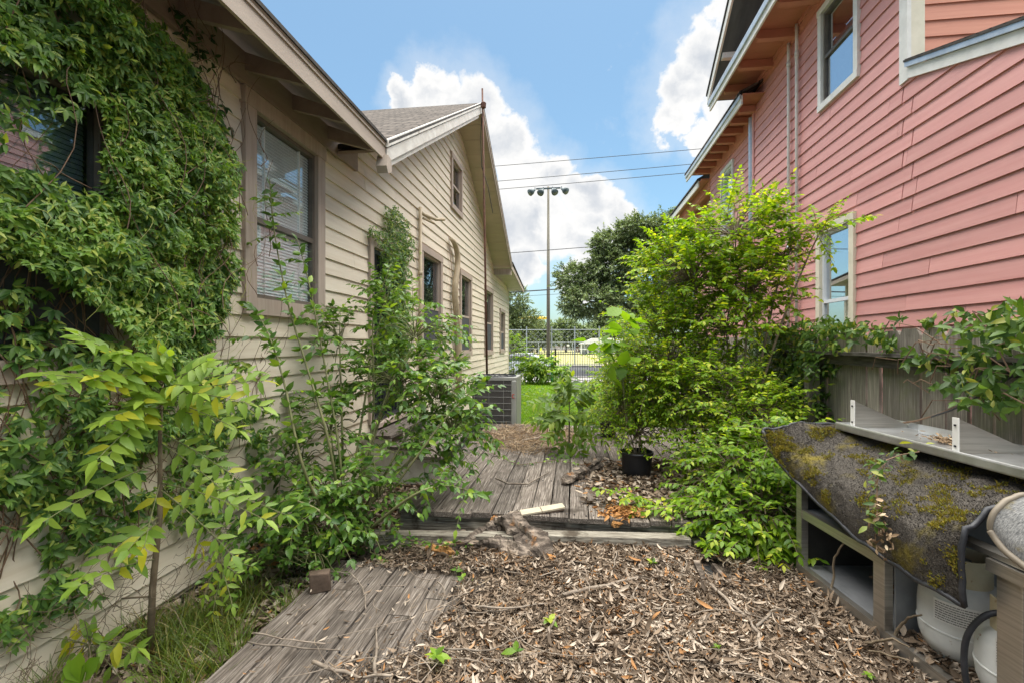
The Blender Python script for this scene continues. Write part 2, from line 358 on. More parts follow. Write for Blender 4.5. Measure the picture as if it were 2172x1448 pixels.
CARW = mat('white_car_paint', (.66,.70,.76), (.70,.74,.80), 2, .25)
TYRE = mat('tyre', (.012,.012,.013), (.02,.02,.02), 5, .8)
YEL = mat('yellow_paint', (.80,.52,.02), (.85,.58,.03), 4, .5)
HIVIS = mat('yellow_green_sign', (.62,.75,.02), (.68,.80,.03), 4, .5)
GREENP = mat('green_plastic', (.01,.20,.06), (.015,.25,.08), 4, .5)
RED = mat('red_badge', (.55,.02,.02), (.6,.03,.02), 4, .4)
WHITE = mat('white_paint', (.72,.72,.70), (.78,.78,.76), 4, .6)
BROWNB = mat('brown_wood_block', (.055,.036,.024), (.13,.09,.065), 7, .85, .6, 20, bdist=.01)

G_VINE = leafmat('vine_leaf', (.045,.115,.026), (.18,.31,.06), (.34,.42,.08), .86, .40)
G_VINEB = leafmat('young_vine_leaf', (.085,.19,.03), (.22,.36,.055), (.36,.42,.08), .85, .42)
G_VINED = leafmat('vine_leaf_shade_tone', (.014,.045,.012), (.045,.105,.022), None, .9, .25)  # darker copy of the vine leaf, eave shade put into its colour
G_FVINE = leafmat('fence_vine_leaf', (.030,.075,.014), (.11,.19,.028), (.26,.28,.05), .9, .4)
G_LIG = leafmat('glossy_shrub_leaf', (.045,.11,.022), (.15,.27,.045), (.26,.38,.05), .90, .38, .3)
G_SAP = leafmat('sapling_leaflet', (.14,.25,.035), (.28,.40,.06), (.42,.43,.04), .88, .45)
G_SAPY = leafmat('yellow_leaflet', (.33,.36,.02), (.48,.44,.02), None, .9, .45)
G_BUSH = leafmat('bright_shrub_leaf', (.085,.175,.012), (.31,.44,.024), (.46,.50,.05), .88, .46, .45, (1.5,1.45,.4), (.185,.315,.016))
G_BUSHD = leafmat('mid_green_leaf', (.06,.14,.014), (.22,.36,.026), (.36,.44,.05), .90, .45)
G_BIG = leafmat('broad_leaf', (.09,.19,.014), (.18,.31,.02), None, .9, .5)
G_DARKS = leafmat('dull_green_leaflet', (.07,.14,.02), (.18,.28,.035), (.28,.36,.04), .9, .4)
G_OAK = leafmat('oak_leaf', (.08,.125,.055), (.25,.32,.14), (.36,.42,.21), .84, .2, .5, (1.2,1.25,.6))
G_GRASS = leafmat('grass_blade', (.10,.22,.012), (.21,.36,.018), (.30,.36,.04), .93, .5)
G_TUFT = leafmat('tuft_blade', (.055,.10,.014), (.17,.22,.03), (.28,.24,.08), .85, .35)
LITTER = leafmat('dead_leaf', (.035,.023,.014), (.46,.385,.305), (.32,.16,.06), .95, .06, .8, (1.1,.9,.7), (.215,.155,.105))
NEEDLE = leafmat('brown_debris', (.12,.075,.04), (.36,.255,.155), (.45,.36,.24), .9, .05, .8, (1.1,.9,.7))
CHIPS = leafmat('wood_chip', (.22,.085,.02), (.50,.26,.09), None, .9, .05, .8, (1.1,.9,.7))
# ================================================================ SETTING
def zground(y):
    return -.12 if y < 14 else -.12-.10*(y-14)/6 if y < 20 else -.22-.28*min(1, (y-20)/3.5)
def struct(name, m, mt_): return tag(m.build(name, mt_), kind='structure')
g = MB(); ys = [-20, 0, 3, 8, 14, 17, 20, 21.5, 23.5, 400]; xs = [-300, -2.4, 4, 300]
for y in ys:
    for x in xs: g.v.append((x, y, zground(y)-.01))
for i in range(len(ys)-1):
    for k in range(len(xs)-1): a = i*len(xs)+k; g.f.append((a, a+1, a+1+len(xs), a+len(xs)))
struct('ground', g, SOIL)
g = MB()
ys = [7.3, 9, 12, 14, 17, 20, 21.5, 23.4]
for y in ys:
    for x in (-2.3, 0, 2.6, 5): g.v.append((x, y, zground(y)-.004))
for i in range(len(ys)-1):
    for k in range(3): a = i*4+k; g.f.append((a, a+1, a+5, a+4))
struct('lawn', g, TURF)
struct('sidewalk', MB().box(-60, 60, 23.6, 26.6, -.6, -.45), CONC)
struct('road', MB().add([(-200, 26.8, -.495), (200, 26.8, -.495), (200, 39.4, -.495), (-200, 39.4, -.495)], [(0,1,2,3)]), ROAD)
struct('kerb', MB().box(-200, 200, 39.4, 40.1, -.6, -.34), CONC)
struct('playing_field', MB().add([(-200, 40.1, -.42), (200, 40.1, -.42), (200, 130, -.42), (-200, 130, -.42)], [(0,1,2,3)]), FIELD)
struct('near_kerb', MB().box(-200, 200, 26.6, 26.8, -.6, -.38), CONC)

# ---------------------------------------------------------------- siding, windows
def siding(parent, X, so, ext, z0, z1, exp, ops, mt_, jlen=3.6, jit=.0, name='siding_board', gaps=None):
    z = z0; k = 0
    while z < z1-.02:
        h = min(exp, z1-z); cuts = []
        yb0, yb1 = ext(z); yt0, yt1 = ext(z+h)
        if yb1-yb0 < .05: z += exp; k += 1; continue
        joints = []
        y = yb0+((k*1.37) % 1)*jlen+.6
        while y < yb1-.4: joints.append(y); y += jlen*random.uniform(.75, 1.1)
        if gaps: joints += [gaps(k)] if gaps(k) else []
        pts = sorted(set([yb0]+[j for j in joints if yb0 < j < yb1]+[yb1]))
        segs = []
        for a, b in zip(pts[:-1], pts[1:]):
            gg = .004
            if gaps and gaps(k) and (abs(b-gaps(k)) < 1e-6): gg = .014
            segs.append((a+.001, b-gg, z, h))
        out = []
        for a, b, zz, hh in segs:
            cur = [(a, b, zz, hh)]
            for (oy0, oy1, oz0, oz1) in ops:
                nx = []
                for (a, b, zz, hh) in cur:
                    if b <= oy0 or a >= oy1 or zz+hh <= oz0 or zz >= oz1: nx.append((a, b, zz, hh)); continue
                    if a < oy0: nx.append((a, oy0, zz, hh))
                    if b > oy1: nx.append((oy1, b, zz, hh))
                    m0, m1 = max(a, oy0), min(b, oy1)
                    if zz < oz0-.01: nx.append((m0, m1, zz, oz0-zz))
                    if zz+hh > oz1+.01: nx.append((m0, m1, oz1, zz+hh-oz1))
                cur = nx
            out += cur
        for a, b, zz, hh in out:
            if b-a < .02: continue
            dz = random.uniform(-jit, jit); tp = .012 if zz+hh < z1-.02 else 0
            a2 = max(a, ext(zz+hh)[0]) if a <= yb0+.002 else a; b2 = min(b, ext(zz+hh)[1]) if b >= yb1-.01 else b
            if a2 >= b2-.005: b2 = a2+.005
            f0 = .022*so; f1 = .003*so; dx = random.uniform(0, .003)*so
            P = [(X, a, zz+dz), (X, a2, zz+hh+tp), (X, b, zz+dz), (X, b2, zz+hh+tp),
                 (X+f0+dx, a, zz+dz), (X+f1+dx, a2, zz+hh+tp), (X+f0+dx, b, zz+dz), (X+f1+dx, b2, zz+hh+tp)]
            MB().hexa(P).build(name, mt_, parent)
        z += exp; k += 1

def window(parent, X, so, y0, y1, z0, z1, cw, casing, sash, glass, inner, rail=.5, slats=None, lower=None, label=None, proud=.05, depth=.12, sill=True):
    """casing (outer size y0..y1, z0..z1) > frame, pane x2, blind"""
    xo = X+so*proud; xi = X-so*.02
    a, b = sorted((xo, xi)); iy0, iy1, iz0, iz1 = y0+cw, y1-cw, z0+cw, z1-cw
    m = MB(); m.box(a, b, y0, y0+cw, z0+cw+.001, z1-cw-.001); m.box(a, b, y1-cw, y1, z0+cw+.001, z1-cw-.001)
    a2, b2 = sorted((xo+so*.006, xi)); m.box(a2, b2, y0-.01, y1+.01, z1-cw, z1); m.box(a2, b2, y0, y1, z0, z0+cw)
    w = m.build('window', casing, parent)
    if label: w['label'] = label
    fx = X+so*.012; a, b = sorted((fx, X-so*.05)); zr = iz0+(iz1-iz0)*rail; s = .035
    f = MB(); e = .002
    f.box(a, b, iy0+e, iy0+s, iz0+e, iz1-e); f.box(a, b, iy1-s, iy1-e, iz0+e, iz1-e); f.box(a, b, iy0+s, iy1-s, iz1-s, iz1-e); f.box(a, b, iy0+s, iy1-s, iz0+e, iz0+s)
    f.box(a, b, iy0+s, iy1-s, zr-.022, zr+.022); f.build('frame', sash, w)
    gx = X-so*.012
    for (q0, q1, off) in ((iz0+s, zr-.022, 0), (zr+.022, iz1-s, .015)):
        MB().box(*sorted((gx-so*off, gx-so*off-so*.004)), iy0+s, iy1-s, q0, q1).build('pane', glass, w)
    bx = X-so*depth
    MB().box(*sorted((bx-so*.03, bx-so*.05)), iy0-.05, iy1+.05, iz0-.05, iz1+.05).build('backing', inner, w)
    if slats:
        n = int((iz1-iz0-2*s)/slats); me = MB().box(-.013, .013, iy0+s+.005, iy1-s-.005, -.001, .001).mesh('blind_slat', BLIND)
        zb = iz0+s
        for k in range(n):
            zz = zb+(k+.5)*slats
            newobj('blind_slat', me, None, w, Matrix.Translation((bx+so*.035, 0, zz)) @ Matrix.Rotation(so*R(70), 4, 'Y'))
        for yy in (iy0+(iy1-iy0)*.22, iy0+(iy1-iy0)*.78):
            MB().box(bx+so*.035-.016, bx+so*.035+.016, yy-.002, yy+.002, zb, iz1-s).build('blind_cord', BLIND, w)
    if lower:
        MB().box(*sorted((X+so*.006, X+so*.003)), iy0+s, iy1-s, iz0+s, zr-.022).build('insect_screen', lower, w)
    # reveal so no daylight shows between the pane and the backing
    a, b = sorted((X-so*.05, bx-so*.03))
    rv = MB(); rv.box(a, b, iy0-.03, iy0, iz0, iz1); rv.box(a, b, iy1, iy1+.03, iz0, iz1); rv.box(a, b, iy0, iy1, iz1, iz1+.03); rv.box(a, b, iy0, iy1, iz0-.03, iz0)
    rv.build('reveal', sash, w)
    return w

# ================================================================ CREAM HOUSE (left)
WL = -2.4; XB = -1.85
hc = thing('cream_house', 'cream lap-sided house with taupe trim and a gable, along the left', 'house', (WL-2, 8, -.1))
def yl(z): return -1.2 if z < 3.5 else 4.55+(z-3.34)/.6
def yr(z): return 17.4 if z < 3.42 else min(17.4, 9.5+(6.2-z)/.54)
WINS = {'near': (3.14, 4.25, 1.665, 3.32), 'vine': (.9, 2.25, 1.28, 2.80), 'a': (7.15, 8.37, 1.16, 3.02), 'b': (9.75, 10.9, 1.16, 3.02),
        'c': (12.6, 13.9, 1.12, 3.02), 'd': (15.3, 16.4, 1.12, 2.6), 'attic': (9.03, 9.95, 4.12, 5.22)}
DOOR = (5.37, 6.37, .5, 2.60)
ops = [(a+.05, b-.05, c+.05, d-.05) for (a, b, c, d) in WINS.values()]+[(DOOR[0]+.04, DOOR[1]-.04, DOOR[2]-.02, DOOR[3]-.04)]
siding(hc, WL, 1, lambda z: (yl(z), yr(z)), -.06, 5.95, .156, ops, CREAM, 3.4, .002)
# solid wall body behind the boards (openings left free)
def wallbody(parent, X0, X1, ys, zs, ops, mt_, clip=None, name='wall'):
    m = MB(); Y = sorted(set([ys[0], ys[1]]+[v for o in ops for v in o[:2]])); Z = sorted(set([zs[0], zs[1]]+[v for o in ops for v in o[2:]]))
    for a, b in zip(Y[:-1], Y[1:]):
        for c, d in zip(Z[:-1], Z[1:]):
            if any(o[0] < (a+b)/2 < o[1] and o[2] < (c+d)/2 < o[3] for o in ops): continue
            m.box(X0, X1, a, b, c, d)
    return m.build(name, mt_, parent)
wallbody(hc, WL-.10, WL-.002, (-1.2, 17.38), (-.1, 3.40), [o for o in ops if o[3] < 4], CREAM)
aw = ops[6]
m = MB()   # gable wall body, with the attic opening
for a, b in ((5.0, aw[0]), (aw[1], 14.4)):
    ya = [a, min(max(a, 9.5), b), b]
    top = lambda y: min(3.34+(y-4.55)*.6, 6.2-(y-9.5)*.54 if y > 9.5 else 99)-.02
    P = [(WL-.05, a, 3.4), (WL-.05, b, 3.4), (WL-.05, b, top(b))]+([(WL-.05, 9.5, 6.2)] if a < 9.5 < b else [])+[(WL-.05, a, top(a))]
    m.prism(P, (.048, 0, 0))
m.box(WL-.05, WL-.002, aw[0], aw[1], 3.4, aw[2]); m.box(WL-.05, WL-.002, aw[0], aw[1], aw[3], 5.75)
m.build('gable_wall', CREAM, hc)
window(hc, WL, 1, *WINS['near'], .125, TAUPE, BRONZE, GLASSN, BLINDB, .43, .026, depth=.07)
window(hc, WL, 1, *WINS['vine'], .10, TAUPE, BRONZE, GLASS, DARK, .36, .026, SCREEN)
for k in 'abcd': window(hc, WL, 1, *WINS[k], .11, TAUPE, TAUPE, GLASS, DARK, .47, .03 if k in 'ab' else None, SCREEN)
window(hc, WL, 1, *WINS['attic'], .10, TAUPE, TAUPE, GLASS, DARK, .47)
# corner board and bottom skirt
part('corner_board', CREAM, hc, (WL-.02, WL+.035, 17.30, 17.42, -.1, 3.42))
# near eave: fascia, drip edge, rafters, roof deck, frieze
part('fascia', FASC, hc, (XB-.022, XB, -1.3, 4.54, 3.27, 3.42))
part('drip_edge', SHEDGE, hc, (XB-.03, XB+.028, -1.3, 4.56, 3.435, 3.462))
part('fascia_strip', FASC, hc, (XB-.02, XB+.012, -1.3, 4.55, 3.40, 3.434))
for k in range(10):
    y = 4.3-k*.58
    m = MB(); m.prism([(WL-.06, y, 3.60), (WL-.06, y, 3.46), (XB-.024, y, 3.285), (XB-.024, y, 3.37)], (0, .045, 0)); m.build('rafter_tail', TAUPED, hc)
m = MB(); m.prism([(WL-4.2, -1.3, 5.42), (XB-.01, -1.3, 3.39), (XB+.02, -1.3, 3.43), (WL-4.2, -1.3, 5.48)], (0, 5.85, 0)); m.build('roof_deck', TAUPED, hc)
m = MB(); m.prism([(WL-4.2, -1.3, 5.482), (XB+.018, -1.3, 3.462), (XB+.018, -1.3, 3.474), (WL-4.2, -1.3, 5.51)], (0, 5.86, 0)); m.build('roof_shingles', SHING, hc)
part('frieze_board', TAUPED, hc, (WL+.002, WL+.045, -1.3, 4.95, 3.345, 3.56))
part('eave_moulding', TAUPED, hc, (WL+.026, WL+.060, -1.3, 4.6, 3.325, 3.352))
# gable roof: two slopes, ridge at Y=9.5
def slope(name, mt_, P0, P1, xa, xb, th, up=0):   # (y,z) eave -> ridge
    m = MB(); (y0, z0), (y1, z1) = P0, P1
    m.prism([(xa, y0, z0+up), (xa, y1, z1+up), (xa, y1, z1+up+th), (xa, y0, z0+up+th)], (xb-xa, 0, 0)); return m.build(name, mt_, hc)
AP = (9.5, 6.22); LE = (4.50, 3.31); RE = (14.2, 3.72); FE = (17.75, 3.40)
slope('roof_slope', SHING, LE, AP, XB+.02, -8.5, .05, .10)
slope('roof_slope', SHING, RE, AP, XB+.02, -8.5, .05, .10)
slope('roof_slope', SHING, FE, (14.3, 3.80), XB+.02, -8.5, .05, .08)
slope('shingle_edge', SHEDGE, LE, AP, XB+.02, XB+.035, .03, .125)
slope('shingle_edge', SHEDGE, RE, AP, XB+.02, XB+.035, .03, .125)
slope('shingle_edge', SHEDGE, FE, (14.3, 3.80), XB+.02, XB+.035, .03, .10)
slope('barge_board', WHITEW, LE, AP, XB-.02, XB+.016, .14, -.06)
slope('barge_trim', WHITEW, (4.47, 3.38), (9.5, 6.30), XB+.016, XB+.034, .075, .01)
slope('barge_board', WHITEW, (9.3, 6.02), (4.44, 3.19), XB-.05, XB-.022, .10, -.05)
slope('barge_board', FASC, RE, AP, XB-.02, XB+.016, .16, -.07)
slope('barge_trim', FASC, RE, AP, XB+.016, XB+.034, .07, .02)
slope('barge_board', FASC, FE, (14.25, 3.75), XB-.02, XB+.016, .13, -.05)
for i in range(14):     # rake soffit planks
    f0, f1 = i/14, (i+1)/14
    lerp = lambda P, Q, f: (P[0]+(Q[0]-P[0])*f, P[1]+(Q[1]-P[1])*f)
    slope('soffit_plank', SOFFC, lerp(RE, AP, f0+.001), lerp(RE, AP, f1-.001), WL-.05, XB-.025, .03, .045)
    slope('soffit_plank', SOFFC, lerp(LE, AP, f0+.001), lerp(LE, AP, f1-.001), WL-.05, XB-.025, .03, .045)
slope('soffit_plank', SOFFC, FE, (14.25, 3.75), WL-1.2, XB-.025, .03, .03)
part('eave_return', TAUPE, hc, (WL+.03, XB-.01, 14.12, 14.32, 3.52, 3.70))
m = MB(); m.prism([(XB-.06, 4.44, 3.12), (XB-.06, 4.40, 3.18), (XB-.06, 4.44, 3.30), (XB-.06, 4.52, 3.28), (XB-.06, 4.54, 3.16)], (.11, 0, 0)); m.build('barge_end_block', FASC, hc)
# security door
y0, y1, z0, z1 = DOOR
m = MB(); m.box(WL-.02, WL+.05, y0-.1, y0, z0, z1+.1); m.box(WL-.02, WL+.05, y1, y1+.1, z0, z1+.1); m.box(WL-.02, WL+.052, y0, y1, z1, z1+.1)
dr = m.build('door', TAUPE, hc); dr['label'] = 'taupe cased doorway with a black iron security door'
part('door_leaf', IRON, dr, (WL-.06, WL-.03, y0, y1, z0, z1))
m = MB()
for a in (y0+.005, y1-.065): m.box(WL+.0, WL+.035, a, a+.06, z0+.01, z1-.005)
for a in (z0+.01, z0+.85, z0+1.05, z1-.07): m.box(WL+.002, WL+.033, y0+.065, y1-.065, a, a+.05)
m.build('security_frame', IRON, dr)
bar = MB().box(-.008, .008, -.008, .008, z0+.06, z1-.07).mesh('security_bar', IRON)
for k in range(8): newobj('security_bar', bar, None, dr, Matrix.Translation((WL+.018, y0+.12+k*.11, 0)))
for k in range(4):
    for zz in (1.75, 2.3):
        cy = y0+.17+k*.22; pts = [(WL+.02, cy+math.cos(t*.5)*(.012+.0045*t)*s_, zz+math.sin(t*.5)*(.012+.0045*t)) for s_ in (1,) for t in range(18)]
        MB().tube(pts, .006, 5).build('scroll', IRON, dr)
part('threshold', TAUPE, dr, (WL-.02, WL+.12, y0-.06, y1+.06, z0-.05, z0))
# pipes on the wall
pp = thing('service_pipe', 'tan painted pipe with a stubby elbow beside the first gable window', 'pipe', (WL+.05, 7.05, .2))
MB().tube([(WL+.06, 7.05, .2), (WL+.06, 7.05, 3.55)], .028, 10).build('riser', PIPEC, pp, True)
MB().tube([(WL+.06, 7.05, 3.48), (WL+.10, 7.12, 3.45), (WL+.22, 7.34, 3.43), (WL+.32, 7.5, 3.47)], .026, 8).build('elbow', PIPEC, pp, True)
MB().tube([(WL+.08, 7.12, 3.40), (WL+.2, 7.3, 3.36)], .02, 8).build('branch', PIPEC, pp, True)
MB().tube([(WL+.06, 7.05, 2.5), (WL+.06, 7.05, 2.56)], .036, 10).build('coupling', PIPEC, pp, True)
cd = thing('bent_conduit', 'thick bent tan conduit climbing the wall between two gable windows', 'conduit', (WL+.08, 9.55, .1))
pts = [onX(q[0], q[1], WL+.10) for q in [(957,508),(963,514),(968,528),(971,545),(970,570),(966,600),(965,630),(969,670),(971,700),(972,740),(973,790),(973,830)]]
MB().tube(pts, [.035,.05,.055,.058,.06,.06,.062,.064,.066,.066,.066,.066], 10).build('pipe', PIPEC, cd, True)
MB().tube([onX(q[0], q[1], WL+.05) for q in [(952,502),(953,530),(957,560),(961,600),(963,680),(965,760)]], .008, 5).build('cable', TAUPE, cd)
mp_ = thing('antenna_mast', 'tall thin rusty mast rising past the gable peak behind the air conditioner', 'pole', (-1.69, 9.3, -.12))
MB().tube([(-1.69, 9.3, -.12), (-1.74, 9.3, 3), (-1.80, 9.3, 6.55)], [.022, .021, .018], 8).build('pole', RUST, mp_, True)
m = MB(); m.lathe((-1.77, 9.27, 6.12), [(0, 0), (.05, .03), (.055, .12), (.02, .15), (0, .15)], 10); m.build('bracket', RUST, mp_)
MB().tube([(-1.80, 9.28, 6.05), (-1.84, 9.32, 5.6), (-1.82, 9.34, 5.0), (-1.70, 9.38, 4.6), (-1.62, 9.5, 4.1)], .008, 5).build('ground_wire', WIREM, mp_)

# ================================================================ PINK HOUSE (right)
WR = 3.4
hp = thing('pink_house', 'two storey pink lap-sided house with salmon eaves, on the right', 'house', (WR+3, 8, -.1))
PW = {'up': (6.08, 7.0, 4.62, 6.02), 'low': (6.16, 7.05, 1.15, 3.04)}
pops = [(a+.05, b-.05, c+.05, d-.05) for a, b, c, d in PW.values()]
ZS = 6.24; YC = 5.31
def extp(z): return (max(1.2, YC-(4.22-z)/.341) if False else (.9 if z < 2.6 else max(.9, YC-(4.20-z)/.341)) if z < 4.2 else YC+.03, 9.36)
siding(hp, WR, -1, extp, .30, ZS-.12, .165, pops, PINK, 3.2, .004, gaps=lambda k: (5.22 if k % 2 else 5.36) if 14 < k < 23 else None)
def wb(ops, a, b, c, d): return wallbody(hp, WR+.002, WR+.12, (a, b), (c, d), ops, PINK)
wb(pops, YC, 9.34, -.1, ZS+.1); wb([], .9, YC-.001, -.1, 2.5)
m = MB(); m.prism([(WR+.002, YC-.001, 2.5), (WR+.002, YC-.001, 4.14), (WR+.002, .9, 2.62), (WR+.002, .9, 2.5)], (.1, 0, 0)); m.build('wall', PINK, hp)
wu = window(hp, WR, -1, *PW['up'], .085, WTRIM, BRONZE, GLASSR, CURT, .5, None, None, depth=.10)
wl = window(hp, WR, -1, *PW['low'], .10, CTRIM, WSASH, GLASSR, CURT, .45, None, None, depth=.10)
# rear wall of the tall block, over the shed roof (faces the camera)
def xsiding(parent, Y, x0, x1, z0, z1, exp, mt_):
    z = z0; k = 0
    while z < z1-.02:
        h = min(exp, z1-z); P = [(x, y_, zz) for x in (x0, x1) for (y_, zz) in ((Y-.024, z), (Y-.008, z+h+.012), (Y+.0, z), (Y, z+h+.012))]
        MB().hexa(P).build('siding_board', mt_, parent); z += exp; k += 1
REARO = mat('salmon_siding', (.56,.225,.15), (.63,.275,.185), 3, .55, .3, 60, (.35,6,9), rnd=.04, bdist=.003)
xsiding(hp, YC, WR+.10, 7.5, 3.9, 6.4, .165, REARO)
part('rear_wall', REARO, hp, (WR+.1, 7.5, YC+.002, YC+.1, 3.6, 6.4))
part('corner_board', WTRIM, hp, (WR-.04, WR-.002, YC-.06, YC+.06, 4.12, 6.2))
part('corner_board', CTRIM, hp, (WR, WR+.13, YC-.05, YC-.026, 4.18, 6.2))
# shed roof over the rear extension
zr_ = lambda y: 4.27-(YC-y)*.341
def rake(name, mt_, z_off, h, xa, xb, ya=.6, yb=YC-.07):
    m = MB(); m.prism([(xa, ya, zr_(ya)+z_off), (xa, yb, zr_(yb)+z_off), (xa, yb, zr_(yb)+z_off+h), (xa, ya, zr_(ya)+z_off+h)], (xb-xa, 0, 0)); return m.build(name, mt_, hp)
rake('rake_board', WTRIM, -.12, .11, WR-.045, WR-.02)
rake('flashing', GALV, -.008, .05, WR-.075, WR-.05)
rake('shed_roof', SHING, .045, .03, WR-.07, 7.4)
rake('shed_roof_edge', SHEDGE, .042, .02, WR-.085, WR-.071)
# main eave: fascia, beadboard soffit, rafter tails, frieze
XE = 2.75; YE = 9.9
part('fascia', WTRIM, hp, (XE-.03, XE, YC-.6, YE, 6.10, 6.26)); part('gutter_edge', GALV, hp, (XE-.06, XE-.032, YC-.6, YE+.01, 6.20, 6.30))
for k in range(20):
    a = YC-.6+k*.255
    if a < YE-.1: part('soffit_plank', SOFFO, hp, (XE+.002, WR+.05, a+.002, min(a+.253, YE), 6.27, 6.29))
def tails(ys, xe, xw, z, mt_=ORANGE, w=.10, h=.13):
    for y in ys:
        m = MB(); m.prism([(xe+.02, y, z+h), (xe+.02, y, z+h*.45), (xe+.09, y, z), (xw, y, z), (xw, y, z+h)], (0, w, 0)); m.build('rafter_tail', mt_, hp)
tails([9.25-.78*k for k in range(6)], XE, WR-.005, 6.135)
part('frieze_board', ORANGE, hp, (WR-.035, WR-.001, YC, 9.40, 6.08, 6.268))
part('frieze_moulding', ORANGE, hp, (WR-.055, WR-.036, YC, 9.40, 6.20, 6.268))
part('corner_board', PINK, hp, (WR-.035, WR-.001, 9.361, 9.44, .3, 6.079))
# gable over the side: rake rising towards the camera, slate-blue underside
BLUE = mat('slate_blue_soffit', (.055,.075,.085), (.10,.125,.135), 4, .7, .5, 10, (1,.3,.3))
rk = .70
m = MB(); m.prism([(XE-.02, YE, 6.30), (XE-.02, YE-3.2, 6.30+3.2*rk), (XE-.02, YE-3.2, 6.36+3.2*rk), (XE-.02, YE, 6.36)], (1.6, 0, 0)); m.build('gable_soffit', BLUE, hp)
m = MB(); m.prism([(XE-.06, YE+.05, 6.26), (XE-.06, YE-3.2, 6.30+3.2*rk), (XE-.06, YE-3.2, 6.50+3.2*rk), (XE-.06, YE+.05, 6.42)], (.035, 0, 0)); m.build('gable_rake_board', WTRIM, hp)
m = MB(); m.prism([(XE-.08, YE+.06, 6.43), (XE-.08, YE-3.2, 6.51+3.2*rk), (XE-.08, YE-3.2, 6.56+3.2*rk), (XE-.08, YE+.06, 6.48)], (2.4, 0, 0)); m.build('gable_roof', SHEDGE, hp)
for k in range(3):
    y = YE-.75-k*.85; z = 6.30+(YE-y)*rk
    m = MB(); m.prism([(XE, y, z-.10), (XE, y, z), (XE+.65, y, z), (XE+.65, y, z-.10)], (0, .10, 0)); m.build('lookout_block', WTRIM, hp)
m = MB(); m.prism([(WR, YE-.6, 6.3), (WR, YE-.6, 6.5), (WR, YE-3.2, 8.3), (WR, YE-4.5, 8.3), (WR, YE-4.5, 6.3)], (.1, 0, 0)); m.build('gable_wall', BLUE, hp)
# main roof body so the sky does not show through
part('roof_body', SHEDGE, hp, (WR+.15, 7.5, YC+.12, 9.3, 6.30, 6.5))
# recessed middle block
W2 = 3.5
siding(hp, W2, -1, lambda z: (9.45, 12.6), 1.0, 5.70, .165, [(10.85, 11.6, 3.9, 5.42)], PINK, 3.2, .003)
wallbody(hp, W2+.002, W2+.1, (9.45, 12.58), (0, 5.9), [(10.85, 11.6, 3.9, 5.42)], PINK)
window(hp, W2, -1, 10.80, 11.65, 3.85, 5.47, .08, WTRIM, WSASH, GLASSR, CURT, .4, None, None, depth=.1)
X2 = 3.02
part('fascia', WTRIM, hp, (X2-.03, X2, 8.9, 13.05, 5.73, 5.88)); part('gutter_edge', GALV, hp, (X2-.055, X2-.032, 8.9, 13.06, 5.83, 5.90))
for k in range(16):
    a = 8.9+k*.26; part('soffit_plank', SOFFO, hp, (X2+.002, W2+.05, a+.002, a+.258, 5.90, 5.92))
tails([9.3+.46*k for k in range(8)], X2, W2-.005, 5.77, h=.12)
part('frieze_board', ORANGE, hp, (W2-.03, W2-.001, 9.45, 12.6, 5.62, 5.898))
m = MB(); m.prism([(X2-.06, 8.9, 5.92), (X2-.06, 13.1, 5.92), (5.5, 13.1, 7.2), (5.5, 8.9, 7.2)], (0, 0, .04)); m.build('roof_slope', SHING, hp)
m = MB(); m.tube([(WR-.02, 9.52, .3), (WR-.02, 9.52, 5.75)], .05, 8); m.build('downspout', GALV, hp)
# porch end
siding(hp, 3.95, -1, lambda z: (12.6, 16), 1.5, 5.6, .165, [], PINK)
part('wall', PINK, hp, (3.952, 4.1, 12.6, 16, 0, 5.7))
part('fascia', WTRIM, hp, (3.27, 3.30, 12.9, 16.6, 5.55, 5.70)); part('porch_soffit', SOFFO, hp, (3.30, 4.0, 12.7, 16.6, 5.66, 5.69))
m = MB(); m.prism([(3.24, 12.9, 5.72), (3.24, 16.6, 5.72), (5.5, 16.6, 7.0), (5.5, 12.9, 7.0)], (0, 0, .04)); m.build('roof_slope', SHING, hp)
part('porch_beam', ORANGE, hp, (3.5, 3.62, 12.7, 16.4, 5.45, 5.65))
for i, yy in enumerate((7.85, 7.58)):
    t = thing('conduit', ('thin white conduit climbing the pink wall, the one nearer the house corner' if i == 0 else 'thin white conduit climbing the pink wall, the one nearer the windows'), 'conduit', (WR-.07, yy, .3), 'conduits on the pink wall')
    MB().tube([(WR-.06, yy, .3), (WR-.06, yy, 5.95+.12*i), (WR-.065, yy-.01, 6.12+.12*i)], .024, 8).build('pipe', WTRIM, t, True)
    MB().tube([(WR-.06, yy, 2.9), (WR-.06, yy, 2.98)], .031, 8).build('coupling', GALV, t, True)
    MB().tube([(WR-.06, yy, 5.75), (WR-.06, yy, 5.83)], .031, 8).build('coupling', WTRIM, t, True)
# ================================================================ DECKS
def board(parent, x0, x1, y0, y1, z, th=.035, mt_=None, name='deck_board', tilt=.004):
    a, b = random.uniform(-tilt, tilt), random.uniform(-tilt, tilt); n = 5; V = []; F = []
    for i in range(n+1):
        f = i/n; y = y0+(y1-y0)*f; e0 = random.uniform(-.003, .003); e1 = random.uniform(-.003, .003); c = random.uniform(-.002, .002)
        zz = z+a*(1-f)+b*f
        V += [(x0+e0, y, zz-th), (x0+e0, y, zz-.004+c), (x0+e0+.006, y, zz+c), (x1+e1-.006, y, zz+c), (x1+e1, y, zz-.004+c), (x1+e1, y, zz-th)]
    for i in range(n):
        for k in range(6): p = i*6; q = p+6; F.append((p+k, p+(k+1) % 6, q+(k+1) % 6, q+k))
    F += [tuple(range(6)), tuple(range(n*6, n*6+6))[::-1]]
    m = MB(); m.add(V, F); return m.build(name, mt_ or DECK, parent)
ld = thing('lower_deck', 'weathered grey lower deck half buried in dead leaves, in the foreground', 'deck', (0, 2, -.12))
x = -1.57; k = 0
